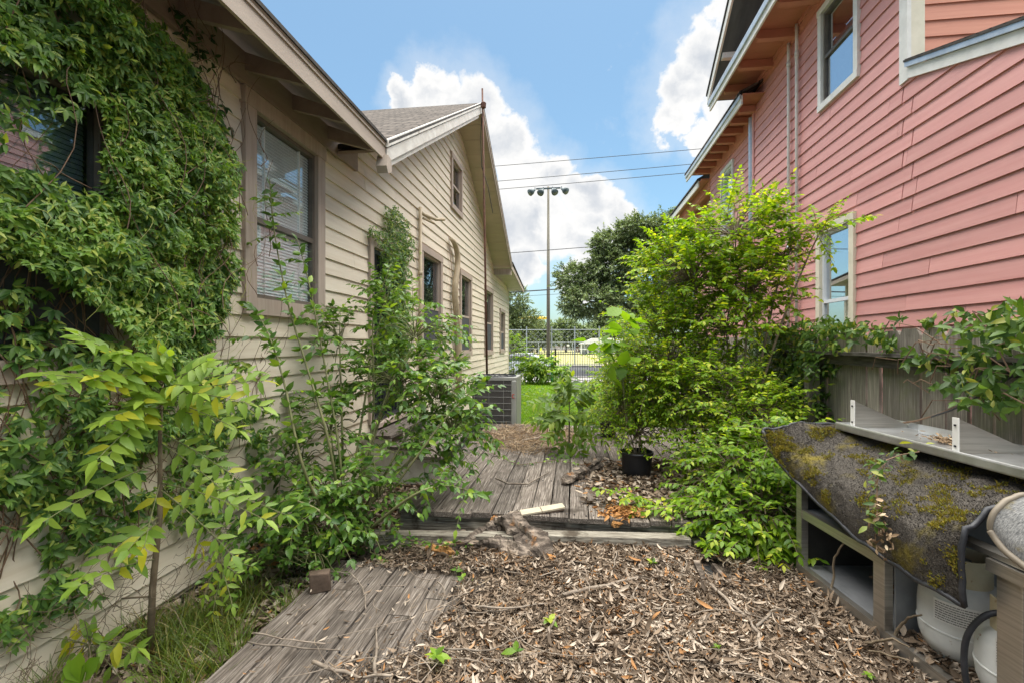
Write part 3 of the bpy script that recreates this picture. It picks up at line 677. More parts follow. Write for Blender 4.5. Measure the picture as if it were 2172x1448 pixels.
while x < 1.9:
    w = .138; cut = 2.55+random.uniform(-.2, .25) if k % 3 else None
    far = 3.05+random.uniform(-.03, .02) if x > -.9 else 2.98+random.uniform(-.03, .03)
    if 1.0 < x < 1.13: board(ld, x, x+w, .5, 2.35, 0); board(ld, x+.01, x+w+.01, 2.72, far, -.01)
    elif cut: board(ld, x, x+w, .5, cut-.004, 0); board(ld, x, x+w, cut+.004, far, 0)
    else: board(ld, x, x+w, .5, far, 0)
    x += w+random.uniform(.005, .011); k += 1
for y in (.9, 1.5, 2.1, 2.7, 3.0): part('joist', BEAMW, ld, (-1.55, 1.9, y-.02, y+.02, -.115, -.036))
ud = thing('upper_deck', 'weathered grey raised deck of long planks leading to the lawn', 'deck', (.2, 5.5, -.12))
x = -1.34; k = 0
while x < 1.9:
    w = random.choice((.136, .14, .136)); j1 = 5.35+random.uniform(-.12, .1) if k % 2 else 5.9+random.uniform(-.1, .1)
    y0 = 3.5+random.uniform(-.02, .015)
    board(ud, x, x+w, y0, j1-.006, .17, .036, tilt=.006); board(ud, x, x+w, j1+.006, 7.46+random.uniform(-.04, .03), .17, .036, tilt=.006)
    x += w+random.uniform(.006, .013); k += 1
part('rim_joist', BEAMW, ud, (-1.33, 1.9, 3.53, 3.57, -.05, .132)); part('rim_joist', BEAMW, ud, (-1.33, -1.29, 3.58, 7.4, -.05, .132))
for y in (4.4, 5.35, 5.9, 6.6, 7.3): part('joist', BEAMW, ud, (-1.28, 1.85, y-.02, y+.02, -.05, .132))
m = MB(); m.beam((-1.45, 3.24, .045), (-.35, 3.33, .05), .10, .10)
bm = tag(m.build('step_beam', BEAMW, bevel=.006), 'dark weathered step timber at the foot of the raised deck, left length', 'timber', 'step timbers')
m = MB(); m.beam((-.33, 3.325, .058), (.80, 3.40, .06), .105, .115)
tag(m.build('step_beam', BEAMW, bevel=.006), 'pale grey-green step timber beneath the raised deck edge, right of the log', 'timber', 'step timbers')
m = MB(); m.beam((.83, 3.42, .03), (1.7, 3.44, .03), .09, .10)
tag(m.build('step_beam', BEAMW, bevel=.006), 'dark step timber running under the bright shrub', 'timber', 'step timbers')
# wooden steps to the door
st = thing('door_steps', 'small grey wooden steps under the iron security door', 'steps', (-1.9, 5.9, -.12))
for i, (xa, xb, z) in enumerate([(-2.36, -2.02, .42), (-2.06, -1.72, .30), (-1.76, -1.44, .20)]):
    part('tread', DECK, st, (xa, xb, 5.05, 6.5, z-.035, z))
for y in (5.1, 6.42): m = MB(); m.prism([(-2.36, y, -.12), (-2.36, y, .38), (-2.04, y, .38), (-2.04, y, .26), (-1.74, y, .26), (-1.74, y, .16), (-1.46, y, .16), (-1.46, y, -.12)], (0, .04, 0)); m.build('stringer', WHITEW, st)

for dk, X0_, X1_, js, zz in ((ld, -1.5, 0, (.9, 1.5, 2.1, 2.7, 2.95), .0035), (ud, -1.28, 1.6, (3.55, 4.4, 5.3, 5.95, 6.6, 7.3), .1745)):
    m = MB(); x = X0_
    while x < X1_:
        for y in js:
            for dx in (0, .085): m.lathe((x+dx-.02+random.uniform(-.008, .008), y+random.uniform(-.012, .012), zz+.002), [(.0, .0), (.005, .0), (.005, -.006)], 6)
        x += .146
    o = m.build('nail_heads', IRON, dk); o['kind'] = 'stuff'
# broken siding piece
def lay(px, py, z): return onZ(px, py, z)
A = onZ(1052, 1103, .14); B = onZ(1200, 1078, .20)
u = (B-A).normalized(); v = Vector((-u.y, u.x, 0)).normalized()
sp = thing('broken_siding', 'broken strip of cream siding lying on the bark log by the step', 'siding piece', A)
L_ = (B-A).length; tL = [0, .36, .66, 1]
for i in range(3):
    a, b = tL[i]*L_+(.003 if i else 0), tL[i+1]*L_-.003
    P = [A+u*a+v*.0, A+u*b+v*random.uniform(0, .01), A+u*b+v*.10, A+u*(a+.01*(i == 0))+v*.10]
    mm_ = MB(); mm_.prism(P, (0, 0, .012)); mm_.build('slat', mat('weathered_siding_scrap', (.36,.31,.22), (.44,.385,.29), 9, .7), sp)
mm_ = MB(); mm_.prism([A+u*.02+v*.005, A+u*(L_-.01)+v*.005, A+u*(L_-.01)+v*.095, A+u*.02+v*.095], (0, 0, -.014)); mm_.build('backing', BROWNB, sp)
# brown block on the lower deck
c = onZ(678, 1250, 0)
m = MB(); m.beam(c+Vector((-.05, -.02, .055)), c+Vector((.05, .03, .055)), .085, .10); m.v = [tuple(q+random.uniform(-.010, .010) for q in v_) for v_ in m.v]
tag(m.build('wood_block', BROWNB, bevel=.008), 'dark brown wood block standing on the lower deck edge', 'block')
# rotten logs
def log(name, label, pts, rads, n=16, mt_=BARKL, rough=.16, seg=12, parent=None):
    P = [Vector(p) for p in pts]; Q = []; Rr = []; m_ = len(P)
    for i in range(m_-1):
        for k in range(seg):
            f = k/seg; Q.append(Vector([cr(P[max(i-1, 0)][c], P[i][c], P[i+1][c], P[min(i+2, m_-1)][c], f) for c in range(3)])); Rr.append(rads[i]*(1-f)+rads[i+1]*f)
    Q.append(P[-1]); Rr.append(rads[-1]); m = MB(); m.tube(Q, Rr, n); ph = random.uniform(0, 6)
    for i in range(len(Q)*n):
        c = Q[i//n]; p = Vector(m.v[i]); a_ = 2*math.pi*(i % n)/n; l_ = i//n/seg
        k = 1+random.uniform(-rough, rough)+.22*math.sin(3*a_+ph+l_*2.2)+.15*math.sin(5*a_-l_*3+ph)+.18*math.sin(l_*5.1+ph)
        if i//n in (0, len(Q)-1): k *= random.uniform(.4, 1.1)
        m.v[i] = tuple(c+(p-c)*k)
    o = m.build(name, mt_, parent)
    return tag(o, label, 'log') if label else o
def cr(p0, p1, p2, p3, t): return .5*((2*p1)+(-p0+p2)*t+(2*p0-5*p1+4*p2-p3)*t*t+(-p0+3*p1-3*p2+p3)*t**3)
log('bark_log', 'crumbling dark bark log propping up the cream siding strip', [onZ(1050, 1108, .09), onZ(1085, 1118, .10), onZ(1125, 1145, .09), onZ(1165, 1190, .04)], [.06, .10, .09, .05])
log('bark_log', 'split grey bark slab lying left of the dark log', [onZ(945, 1172, .02), onZ(990, 1150, .05), onZ(1030, 1128, .07), onZ(1050, 1116, .09)], [.022, .05, .045, .03])
log('bark_log', 'long low rotten bark slab below the dark log', [onZ(1000, 1160, .03), onZ(1050, 1160, .05), onZ(1100, 1172, .05), onZ(1150, 1192, .02)], [.035, .06, .06, .035])
log('bark_log', 'orange rotten wood lump at the left end of the bark pile', [onZ(905, 1165, .02), onZ(935, 1168, .035), onZ(965, 1178, .02)], [.025, .04, .025], mt_=ROT, rough=.25)
log('bark_log', 'orange-tipped bark splinter at the right end of the bark pile', [onZ(1140, 1165, .06), onZ(1165, 1185, .05), onZ(1185, 1200, .02)], [.02, .03, .015], mt_=ROT, rough=.25)
log('bark_log', 'knobbly branch chunk lying on the raised deck by the pot', [onZ(1195, 1022, .2), onZ(1220, 1008, .22), onZ(1245, 998, .21), onZ(1270, 982, .23)], [.035, .045, .035, .045])
log('wood_chunk', 'orange rotten wood scrap lying on the step timber', [onZ(1298, 1112, .14), onZ(1322, 1104, .15)], [.02, .025], mt_=ROT, rough=.35, seg=5)
nb = 420; pb = np.array([tuple(onZ(1060+rng.normal(0, 62), 1158+rng.normal(0, 17), .02+abs(rng.normal(0, .022)))) for _ in range(nb)])
o = newobj('bark_shards', inst('bark_shards', leafT(.35, 1.0, .15), frames(pb, nrm(rng.normal(0, 1, (nb, 3))*[1.4, .8, .35]), nrm(rng.normal(0, .7, (nb, 3))+[0, 0, 1]), rng.uniform(.03, .11, nb)), LITTER)); tag(o, 'loose grey and brown bark shards around the rotten log', 'bark', kind='stuff')
ch = np.array([tuple(onZ(1320+rng.normal(0, 22), 1084+rng.normal(0, 7), .18+abs(rng.normal(0, .015)))) for _ in range(260)])
d_ = nrm(rng.normal(0, 1, (260, 3))*[1, 1, .35]); n_ = nrm(rng.normal(0, .7, (260, 3))+[0, 0, 1])
chT = leafT(.45, .8, .1)
o = newobj('rotten_wood_chips', inst('rotten_wood_chips', chT, frames(ch, d_, n_, rng.uniform(.02, .06, 260)), CHIPS)); tag(o, 'heap of orange rotten wood chips on the raised deck edge', 'wood chips', kind='stuff')
# broken board by the hole
hb = thing('broken_board', 'broken orange-brown board ends around the dark hole in the litter', 'board', onZ(1500, 1220, 0))
for (pa, pb, w_) in (((1478, 1195), (1500, 1245), .05), ((1512, 1200), (1545, 1240), .045)):
    m = MB(); m.beam(onZ(*pa, .07), onZ(*pb, .03), w_*.6, .04); m.v = [tuple(q+random.uniform(-.008, .008) for q in v_) for v_ in m.v]; m.build('splinter', BARKL, hb)
m = MB(); m.prism([onZ(1492, 1196, .008), onZ(1522, 1194, .008), onZ(1552, 1248, .008), onZ(1505, 1252, .008)], (0, 0, .004)); m.build('hole_shade_plate', DARK, hb)  # near-black plate laid over the gap, painting the hole's shade

# ---------------------------------------------------------------- litter
def inpoly(px, py, poly):
    c = False; j = len(poly)-1
    for i in range(len(poly)):
        (xi, yi), (xj, yj) = poly[i], poly[j]
        if (yi > py) != (yj > py) and px < (xj-xi)*(py-yi)/(yj-yi)+xi: c = not c
        j = i
    return c
def inpolyv(px, py, poly):
    c = np.zeros(len(px), bool); j = len(poly)-1
    for i in range(len(poly)):
        (xi, yi), (xj, yj) = poly[i], poly[j]
        t = ((yi > py) != (yj > py)) & (px < (xj-xi)*(py-yi)/(yj-yi+1e-12)+xi); c ^= t; j = i
    return c
def projv(P):
    rx = P[:, 0]*CA+P[:, 1]*SA; fw = -P[:, 0]*SA+P[:, 1]*CA; return 1086+1000*rx/fw, 728-1000*(P[:, 2]-CAMZ)/fw
CURL = []
for k in range(4):
    a = k/3*2.2-1.1; CURL += [(math.sin(a)*.28-.14*0, .5*0+.0, math.cos(a)*.28)]
def curlT(w=.28, arc=2.0, bend=.35):
    V = []; F = []
    for i, y in enumerate((0, .35, .7, 1)):
        ww = w*(.35, 1, .85, .2)[i]
        for k in range(3):
            a = (k-1)*arc/2; V.append((math.sin(a)*ww, y, (1-math.cos(a))*ww+bend*(y-.5)**2))
    for i in range(3):
        for k in range(2): p = i*3+k; F += [(p, p+1, p+4), (p, p+4, p+3)]
    return np.array(V, float), np.array(F)
def vnoise(x, y, s, seed=0):
    r = np.random.default_rng(seed); g_ = r.random((64, 64)); X = x/s; Y = y/s; i = np.floor(X).astype(int); j = np.floor(Y).astype(int); fx = X-i; fy = Y-j
    fx = fx*fx*(3-2*fx); fy = fy*fy*(3-2*fy); q = lambda a, b: g_[a % 64, b % 64]
    return (q(i, j)*(1-fx)+q(i+1, j)*fx)*(1-fy)+(q(i, j+1)*(1-fx)+q(i+1, j+1)*fx)*fy
# depth of litter over the lower deck: bare planks on the left, deep on the right
def bare(x, y):   # signed: >0 litter
    e = -.62+.42*np.clip((2.35-y)/1.3, 0, 1)*0
    edge = np.interp(y, [1.0, 1.5, 1.87, 2.29, 2.76, 2.86, 2.9], [-1.45, -1.28, -1.10, -.90, -.66, -.66, -1.35])
    return x-edge+.35*(vnoise(x+9, y+9, .28, 3)-.5)+.2*(vnoise(x+9, y+9, .09, 4)-.5)
def depth(x, y): return np.clip((bare(x, y)-.22)*.06, 0, .035)*(.6+.8*vnoise(x+5, y+5, .25, 8))
nx_, ny_ = 130, 110; gx, gy = np.meshgrid(np.linspace(-1.5, 1.95, nx_), np.linspace(.55, 3.3, ny_)); dz = depth(gx.ravel(), gy.ravel())
hole = np.hypot((gx.ravel()-onZ(1522, 1225, 0).x)/.05, (gy.ravel()-onZ(1522, 1225, 0).y)/.12) < 1
V = np.stack([gx.ravel(), gy.ravel(), np.where(gy.ravel() > 3.06, -.03, 0)+np.where(dz > .003, dz+.003, -.03)+rng.normal(0, .003, dz.size)], 1); V[hole, 2] = -.02; V[(V[:, 0] > 1.74-.124*V[:, 1]) & (V[:, 1] < 3.12), 2] = -.04
idx = np.arange(nx_*ny_).reshape(ny_, nx_); F = np.stack([idx[:-1, :-1], idx[:-1, 1:], idx[1:, 1:], idx[1:, :-1]], -1).reshape(-1, 4)
HUM = mat('litter_mould', (.045,.032,.023), (.30,.24,.185), 45, .95, 1, 90, c3=(.10,.075,.055), bdist=.02)
tag(newobj('leaf_mould', npmesh('leaf_mould', V, F, HUM)), 'dark crumbly leaf mould under the dead leaves', 'leaf litter', kind='stuff')
N = 230000; x = rng.uniform(-1.5, 1.95, N); y = .6+2.75*rng.random(N); b_ = bare(x, y)
keep = (b_ > 0) & (rng.random(N) < np.clip(.05+b_*1.05, 0, 1)); keep &= ~((np.abs(x-onZ(1522, 1225, 0).x) < .085) & (np.abs(y-onZ(1522, 1225, 0).y) < .15))
keep &= (x < 1.72-.124*y+.012) | (y > 3.12)
x, y = x[keep], y[keep]; n = len(x); z = depth(x, y)+rng.uniform(.002, .028, n)
d_ = nrm(rng.normal(0, 1, (n, 3))*[1, 1, .32]); n_ = nrm(rng.normal(0, .55, (n, 3))+[0, 0, 1])
half = n*4//5; sz = np.where(rng.random(n) < .55, rng.gamma(5, .0032, n)+.004, rng.gamma(6, .0055, n)+.007); pv_ = np.clip(.55*vnoise(x+5, y+5, .22, 91)+.35*vnoise(x+5, y+5, .06, 92)+rng.normal(0, .27, n)+.10, 0, .999); order_ = rng.permutation(n); x, y, z = x[order_], y[order_], z[order_]; pv_ = pv_[order_]; sz = sz[order_]
M_ = frames(np.stack([x, y, z], 1), d_, n_, sz)
o1 = newobj('dead_leaves', inst('dead_leaves', curlT(.135, 2.4, .7), M_[:half], LITTER, pv_[:half])); tag(o1, 'grey and tan curled dead leaves covering the lower deck', 'leaf litter', kind='stuff')
o1 = newobj('dead_leaves', inst('dead_leaves', leafT(.30, .7, .35, True), M_[half:], LITTER, pv_[half:])); tag(o1, 'flat broad dead leaves scattered over the curled litter', 'leaf litter', kind='stuff')
# brown needles and debris on the upper deck
def strands(name, label, xr, yr_, z, N, fn, L0, L1, mt_, T=None):
    x = rng.uniform(*xr, N); y = rng.uniform(*yr_, N); k = rng.random(N) < fn(x, y); x, y = x[k], y[k]; n = len(x)
    d_ = nrm(rng.normal(0, 1, (n, 3))*[1, 1, .25]); n_ = nrm(rng.normal(0, .5, (n, 3))+[0, 0, 1])
    o = newobj(name, inst(name, T or curlT(.06, 1.2, .5), frames(np.stack([x, y, z+rng.uniform(0, .03, n)], 1), d_, n_, rng.uniform(L0, L1, n)), mt_))
    return tag(o, label, 'leaf litter', kind='stuff')
blob = lambda cx, cy, rx, ry: (lambda x, y: np.clip(1.5-1.5*((x-cx)/rx)**2-1.5*((y-cy)/ry)**2+.8*(vnoise(x+7, y+7, .3, 5)-.5), 0, 1))
strands('brown_debris', 'brown needle debris heaped on the far end of the raised deck', (-1.7, .4), (5.0, 7.5), .172, 16000, blob(-.55, 6.4, .85, 1.0), .04, .12, NEEDLE)
strands('brown_debris', 'dead leaves strewn on the raised deck around the black pot', (-.1, 1.8), (3.5, 6.2), .172, 11000, blob(.9, 4.4, .95, 1.0), .03, .075, LITTER, curlT())
strands('brown_debris', 'loose brown strands over the lower deck planks', (-1.5, 1.4), (.9, 3.0), .015, 6500, lambda x, y: np.clip(.16+.5*bare(x, y), .03, .6), .03, .11, NEEDLE, curlT(.03, 1.0, .8))
strands('dead_leaves', 'dead leaves and mulch along the foot of the cream wall', (-2.38, -1.55), (1.0, 5.0), -.12, 9000, lambda x, y: .7+0*x, .03, .09, LITTER, curlT())
strands('dead_leaves', 'single dead leaves dropped on the bare planks', (-1.5, -.2), (.9, 3.0), .006, 420, lambda x, y: .6+0*x, .02, .05, LITTER, curlT(.135, 2.2, .6))
n = 130; P0 = np.stack([rng.uniform(-1.1, 1.4, n), rng.uniform(1.2, 3.05, n), np.full(n, .070)], 1); a = rng.uniform(0, 6.28, n); t = np.linspace(0, 1, 8); L_ = rng.uniform(.12, .5, (n, 1)); cv_ = rng.normal(0, .9, (n, 1))
Q = P0[:, None]+np.stack([np.cos(a[:, None]+cv_*t)*L_*t, np.sin(a[:, None]+cv_*t)*L_*t, .02*np.sin(3*t+a[:, None])], -1); k = (Q[:, :, 0].max(1) < 1.3)
V, F = tubes(Q[k], rng.uniform(.0015, .004, k.sum()), np.full(k.sum(), .001), 4); tag(newobj('fine_twigs', npmesh('fine_twigs', V, F, TWIG)), 'thin twigs and dry stems strewn through the litter', 'twigs', kind='stuff')
# sticks
STK = [([(1195,1262),(1290,1240),(1400,1215)], .016, .008, 'long reddish-brown stick slanting across the litter below the log'),
       ([(1340,1300),(1345,1250),(1362,1230)], .009, .006, 'thin pale upright-lying twig right of the litter centre'),
       ([(1500,1235),(1540,1270),(1585,1310),(1610,1345),(1612,1375)], .014, .010, 'forked grey branch lying right, its main limb'),
       ([(1602,1330),(1640,1295),(1680,1288)], .010, .006, 'side limb of branch pointing at the steel cabinet'),
       ([(795,1448),(797,1390),(800,1322)], .012, .006, 'dark grey stick standing up from the bottom edge'),
       ([(665,1402),(700,1418),(760,1438),(830,1432)], .012, .007, 'crooked stick at the bottom edge, left'),
       ([(540,1344),(620,1358),(690,1364)], .006, .004, 'upper of two parallel straw stems over the planks'),
       ([(525,1362),(610,1372),(720,1378)], .006, .004, 'lower of two parallel straw stems over the planks'),
       ([(700,1212),(745,1215),(770,1245),(776,1290)], .006, .004, 'curved vine stem arching beside the brown block'),
       ([(1010,1285),(1080,1290),(1180,1278)], .008, .005, 'straight brown twig in the middle of the litter'),
       ([(1430,1410),(1395,1360),(1385,1300)], .007, .004, 'slender twig bending at lower right of the litter'),
       ([(1300,1205),(1308,1170),(1330,1160)], .006, .004, 'short bent twig near the pale step timber'),
       ([(1160,1350),(1172,1320),(1190,1300)], .012, .008, 'short grey stick beside the middle seedlings'),
       ([(940,1375),(1040,1380),(1120,1340)], .006, .003, 'thin tan stem arching over the litter centre')]
for pts, r0, r1, lab in STK:
    P = [onZ(a, b, (.062 if a > 800 else .026)+.012*math.sin(i*2.1)) for i, (a, b) in enumerate(pts)]; Q = []
    for i in range(len(P)-1):
        for k in range(4):
            q = P[i].lerp(P[i+1], k/4); q += Vector((random.uniform(-.006, .006), random.uniform(-.006, .006), random.uniform(0, .006))); Q.append(q)
    Q.append(P[-1]); n = len(Q); m = MB(); m.tube(Q, [(r0*(1-i/n)+r1*i/n)*random.uniform(.6, .85) for i in range(n)], 6)
    tag(m.build('stick', TWIG, smooth=True), lab, 'stick', 'fallen sticks')
P = [onZ(1052, 1018, .19)+Vector((0, 0, .02)), onZ(1078, 1032, .19)+Vector((0, 0, .03)), onZ(1120, 1025, .19), onZ(1165, 1000, .19)]
tag(MB().tube(P, [.008, .009, .008, .005], 6).build('stick', TWIG, smooth=True), 'curved twig lying on the raised deck planks', 'stick', 'fallen sticks')
P = [onZ(1098, 934, .19), onZ(1140, 928, .21), onZ(1170, 912, .23)]
tag(MB().tube(P, [.012, .012, .006], 6).build('stick', TWIG, smooth=True), 'grey stick beside the brown debris on the raised deck', 'stick', 'fallen sticks')

# ================================================================ AIR CONDITIONER
ac = thing('air_conditioner', 'grey louvred air conditioner unit at the end of the raised deck', 'air conditioner', (-1.29, 7.98, -.12))
x0, x1, y0, y1, zb, zt = -1.66, -.92, 7.60, 8.34, -.08, .90
def rrect(x0, x1, y0, y1, r, n=5):
    P = []
    for cx, cy, a0 in ((x1-r, y1-r, 0), (x0+r, y1-r, 90), (x0+r, y0+r, 180), (x1-r, y0+r, 270)):
        for k in range(n+1): a = R(a0+90*k/n); P.append((cx+r*math.cos(a), cy+r*math.sin(a)))
    return P
def slab(pts, z0, z1): m = MB(); m.prism([(p[0], p[1], z0) for p in pts], (0, 0, z1-z0)); return m
slab(rrect(x0, x1, y0, y1, .09), zb, zt-.05).build('coil_body', ACM, ac)
slab(rrect(x0-.012, x1+.012, y0-.012, y1+.012, .10), zt-.05, zt-.002).build('top_pan', ACG, ac)
slab(rrect(x0-.02, x1+.02, y0-.02, y1+.02, .1), -.12, zb).build('base_pan', ACG, ac)
m = MB(); m.lathe(((x0+x1)/2, (y0+y1)/2, zt-.03), [(.34, .028), (.33, .045), (.30, .045), (.29, .032)], 28); m.build('fan_ring', IRON, ac)
for k in range(8):
    a = math.pi*k/8; c = Vector(((x0+x1)/2, (y0+y1)/2, zt+.02)); d = Vector((math.cos(a), math.sin(a), 0))*.31
    MB().beam(c-d, c+d, .008, .008).build('fan_guard_bar', IRON, ac)
for k in range(9):
    z = zb+.06+k*.10; P = rrect(x0-.006, x1+.006, y0-.006, y1+.006, .095); P = P+[P[0]]
    MB().tube([(p[0], p[1], z) for p in P], .004, 4).build('guard_wire', ACG, ac)
for xx in (x0+.06, x0+.30, x0+.54): MB().tube([(xx, y0-.008, zb), (xx, y0-.008, zt-.05)], .003, 4).build('guard_wire', ACG, ac)
lv = MB().box(-.003, .003, -.004, .006, zb+.01, zt-.06).mesh('louver_fin', ACM)
for k in range(46): newobj('louver_fin', lv, None, ac, Matrix.Translation((x0+.09+k*.0125, y0-.001, 0)))
part('corner_post', ACG, ac, (x1-.075, x1+.004, y0-.012, y0+.07, zb, zt-.05), bevel=.02)
part('corner_post', ACG, ac, (x1-.005, x1+.010, y0+.06, y1-.02, zb, zt-.05))
m = MB(); P = [(x1-.034+.02*math.cos(R(a)), y0-.016, .60+.03*math.sin(R(a))) for a in range(50, 320, 20)]; m.tube(P, .005, 5); m.build('badge', RED, ac)

# ================================================================ WOOD FENCE (right)
XF = 2.15
wf = thing('wood_fence', 'weathered dog-ear picket fence in front of the pink house', 'fence', (XF, 5, -.12))
y = .6; k = 0
while y < 12:
    w = random.choice((.135, .14, .18)); top = 1.545+random.uniform(-.012, .012)
    ear = .028; x0_ = XF+random.uniform(0, .008); ln = random.uniform(-.006, .006)
    P = [(x0_, y, -.1), (x0_, y+w, -.1), (x0_, y+w+ln, top-ear*1.6), (x0_, y+w-ear+ln, top), (x0_, y+ear+ln, top), (x0_, y+ln, top-ear*1.6)]
    m = MB(); m.prism(P, (.018, 0, 0)); m.build('picket', PICK, wf); y += w+random.uniform(.012, .022); k += 1
part('rail', RAILW, wf, (XF-.045, XF-.003, .6, 5.2, 1.285, 1.36)); part('rail', RAILW, wf, (XF-.045, XF-.003, 5.21, 12, 1.28, 1.355))
part('rail', RAILW, wf, (XF-.045, XF-.003, .6, 12, .25, .33))
part('rail_cap', RAILW, wf, (XF-.10, XF-.002, .6, 5.2, 1.362, 1.385))
for y in (1.2, 4.35, 6.7, 9.1): part('post', PICK, wf, (XF-.135, XF-.047, y, y+.09, -.12, 1.28))

# ================================================================ OUTDOOR KITCHEN CABINET
ck = thing('grill_cabinet', 'open stainless outdoor kitchen cabinet with shelves, right foreground', 'cabinet', (1.7, 2.3, -.02))
O = Vector((1.36, 3.09, 0)); DS = Vector((.123, -.992, 0)).normalized(); DN = Vector((DS.y*-1, DS.x, 0)).normalized()   # DN points back to the fence
if DN.x < 0: DN = -DN
def cp(s, d, z): return O+DS*s+DN*d+Vector((0, 0, z))
def cbox(s0, s1, d0, d1, z0, z1, name, mt_, parent=ck, bevel=0):
    m = MB(); m.hexa([cp(s, d, z) for s in (s0, s1) for d in (d0, d1) for z in (z0, z1)]); return m.build(name, mt_, parent, bevel=bevel)
DP = .60; ZT = .68
cbox(0, .05, 0, .04, .0, ZT, 'front_post', STEEL); cbox(.62, .69, -.003, .04, .11, ZT, 'front_post', STEEL, bevel=.003); cbox(1.2, 1.29, -.002, .022, 0, ZT-.03, 'front_post', STEEL, bevel=.004)
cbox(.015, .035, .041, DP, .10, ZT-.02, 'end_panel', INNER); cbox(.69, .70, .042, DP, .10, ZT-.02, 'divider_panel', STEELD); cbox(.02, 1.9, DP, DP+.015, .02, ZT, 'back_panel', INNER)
cbox(-.001, 1.9, -.001, .035, .045, .11, 'bottom_rail', STEEL); cbox(.036, .688, .036, DP-.005, .08, .108, 'bottom_shelf', STEELD)
cbox(.05, .62, .004, .035, .40, .45, 'shelf_lip', STEEL); cbox(.036, .688, .036, DP-.005, .425, .447, 'middle_shelf', STEELD)
cbox(.702, 1.9, .036, DP-.005, .06, .085, 'bottom_shelf', STEELD)
cbox(-.005, 1.9, -.006, .05, ZT, ZT+.02, 'top_rail', STEEL); cbox(-.01, 1.9, DP-.15, DP+.02, .84, .87, 'back_ledge', STEEL); cbox(.0, 1.9, DP+.016, DP+.03, 0, .84, 'back_frame', STEELD); cbox(1.29, 1.9, .0, .02, .05, .62, 'front_panel', STEELD)
cbox(1.18, 1.9, -.02, -.003, ZT-.05, ZT-.005, 'front_apron', STEEL)
# draped mossy rug: rows run along the counter, columns from back to hanging front
rows = [(-.17, [(.50,.93),(.30,.935),(.10,.93),(-.03,.92),(-.10,.905),(-.12,.895)]),
        (-.06, [(.50,.925),(.30,.92),(.12,.89),(-.02,.845),(-.08,.79),(-.09,.735)]),
        (.05, [(.50,.92),(.30,.90),(.13,.84),(-.01,.775),(-.055,.72),(-.06,.655)]),
        (.32, [(.50,.92),(.30,.88),(.14,.80),(-.005,.73),(-.05,.655),(-.045,.565)]),
        (.60, [(.50,.92),(.30,.87),(.14,.79),(-.015,.725),(-.065,.625),(-.055,.50)]),
        (.86, [(.50,.92),(.30,.87),(.13,.785),(-.03,.715),(-.085,.61),(-.07,.49)]),
        (1.06, [(.50,.92),(.30,.89),(.12,.83),(-.03,.76),(-.09,.64),(-.08,.49)]),
        (1.155, [(.50,.93),(.30,.91),(.10,.87),(-.03,.81),(-.085,.67),(-.08,.50)])]
def cr(p0, p1, p2, p3, t): return .5*((2*p1)+(-p0+p2)*t+(2*p0-5*p1+4*p2-p3)*t*t+(-p0+3*p1-3*p2+p3)*t**3)
def surf(rows, su, sv):
    G = np.array([[(s, d, z) for d, z in cols] for s, cols in rows])
    def up(A, s):
        n = len(A); out = []
        for i in range(n-1):
            for k in range(s): t = k/s; out.append(cr(A[max(i-1, 0)], A[i], A[i+1], A[min(i+2, n-1)], t))
        out.append(A[-1]); return np.array(out)
    G = up(G, su); G = up(G.transpose(1, 0, 2), sv).transpose(1, 0, 2); return G
def drape(name, mt_, rows, su, sv, th, wob, parent=None):
    G = surf(rows, su, sv); nu, nv = G.shape[:2]; S, D, Z = G[..., 0], G[..., 1], G[..., 2]
    w = wob*(vnoise(S.ravel()+3, D.ravel()+Z.ravel()+3, .09, 11)-.5).reshape(S.shape)+wob*.5*(vnoise(S.ravel()+3, D.ravel()+Z.ravel()+3, .03, 12)-.5).reshape(S.shape)
    P = np.array([[tuple(cp(S[i, j], D[i, j]-w[i, j]*.6, Z[i, j]+w[i, j])) for j in range(nv)] for i in range(nu)])
    Nn = nrm(np.cross(np.gradient(P, axis=0), np.gradient(P, axis=1)));
    if Nn[..., 2].mean() < 0: Nn = -Nn
    Q = P-Nn*th; V = np.concatenate([P.reshape(-1, 3), Q.reshape(-1, 3)]); n = nu*nv; I = np.arange(n).reshape(nu, nv)
    q = lambda I: np.stack([I[:-1, :-1], I[1:, :-1], I[1:, 1:], I[:-1, 1:]], -1).reshape(-1, 4)
    F = [q(I), q(I+n)[:, ::-1]]
    for e in (I[0], I[-1], I[:, 0], I[:, -1]): F.append(np.stack([e[:-1], e[1:], e[1:]+n, e[:-1]+n], -1))
    return newobj(name, npmesh(name, V, np.concatenate(F), mt_, smooth=True), None, parent), P
rg = thing('draped_rug', 'mossy dark rug draped over the steel cabinet', 'rug', cp(.5, .2, .9))
ro, RP = drape('rug_sheet', RUG, rows, 12, 10, .010, .034, rg)
for E in (RP[0], RP[-1], RP[:, -1]):
    MB().tube([tuple(p-np.array([0, 0, .004])) for p in E[::2]], .011, 6).build('rubber_edge', RUBBER, rg, True)
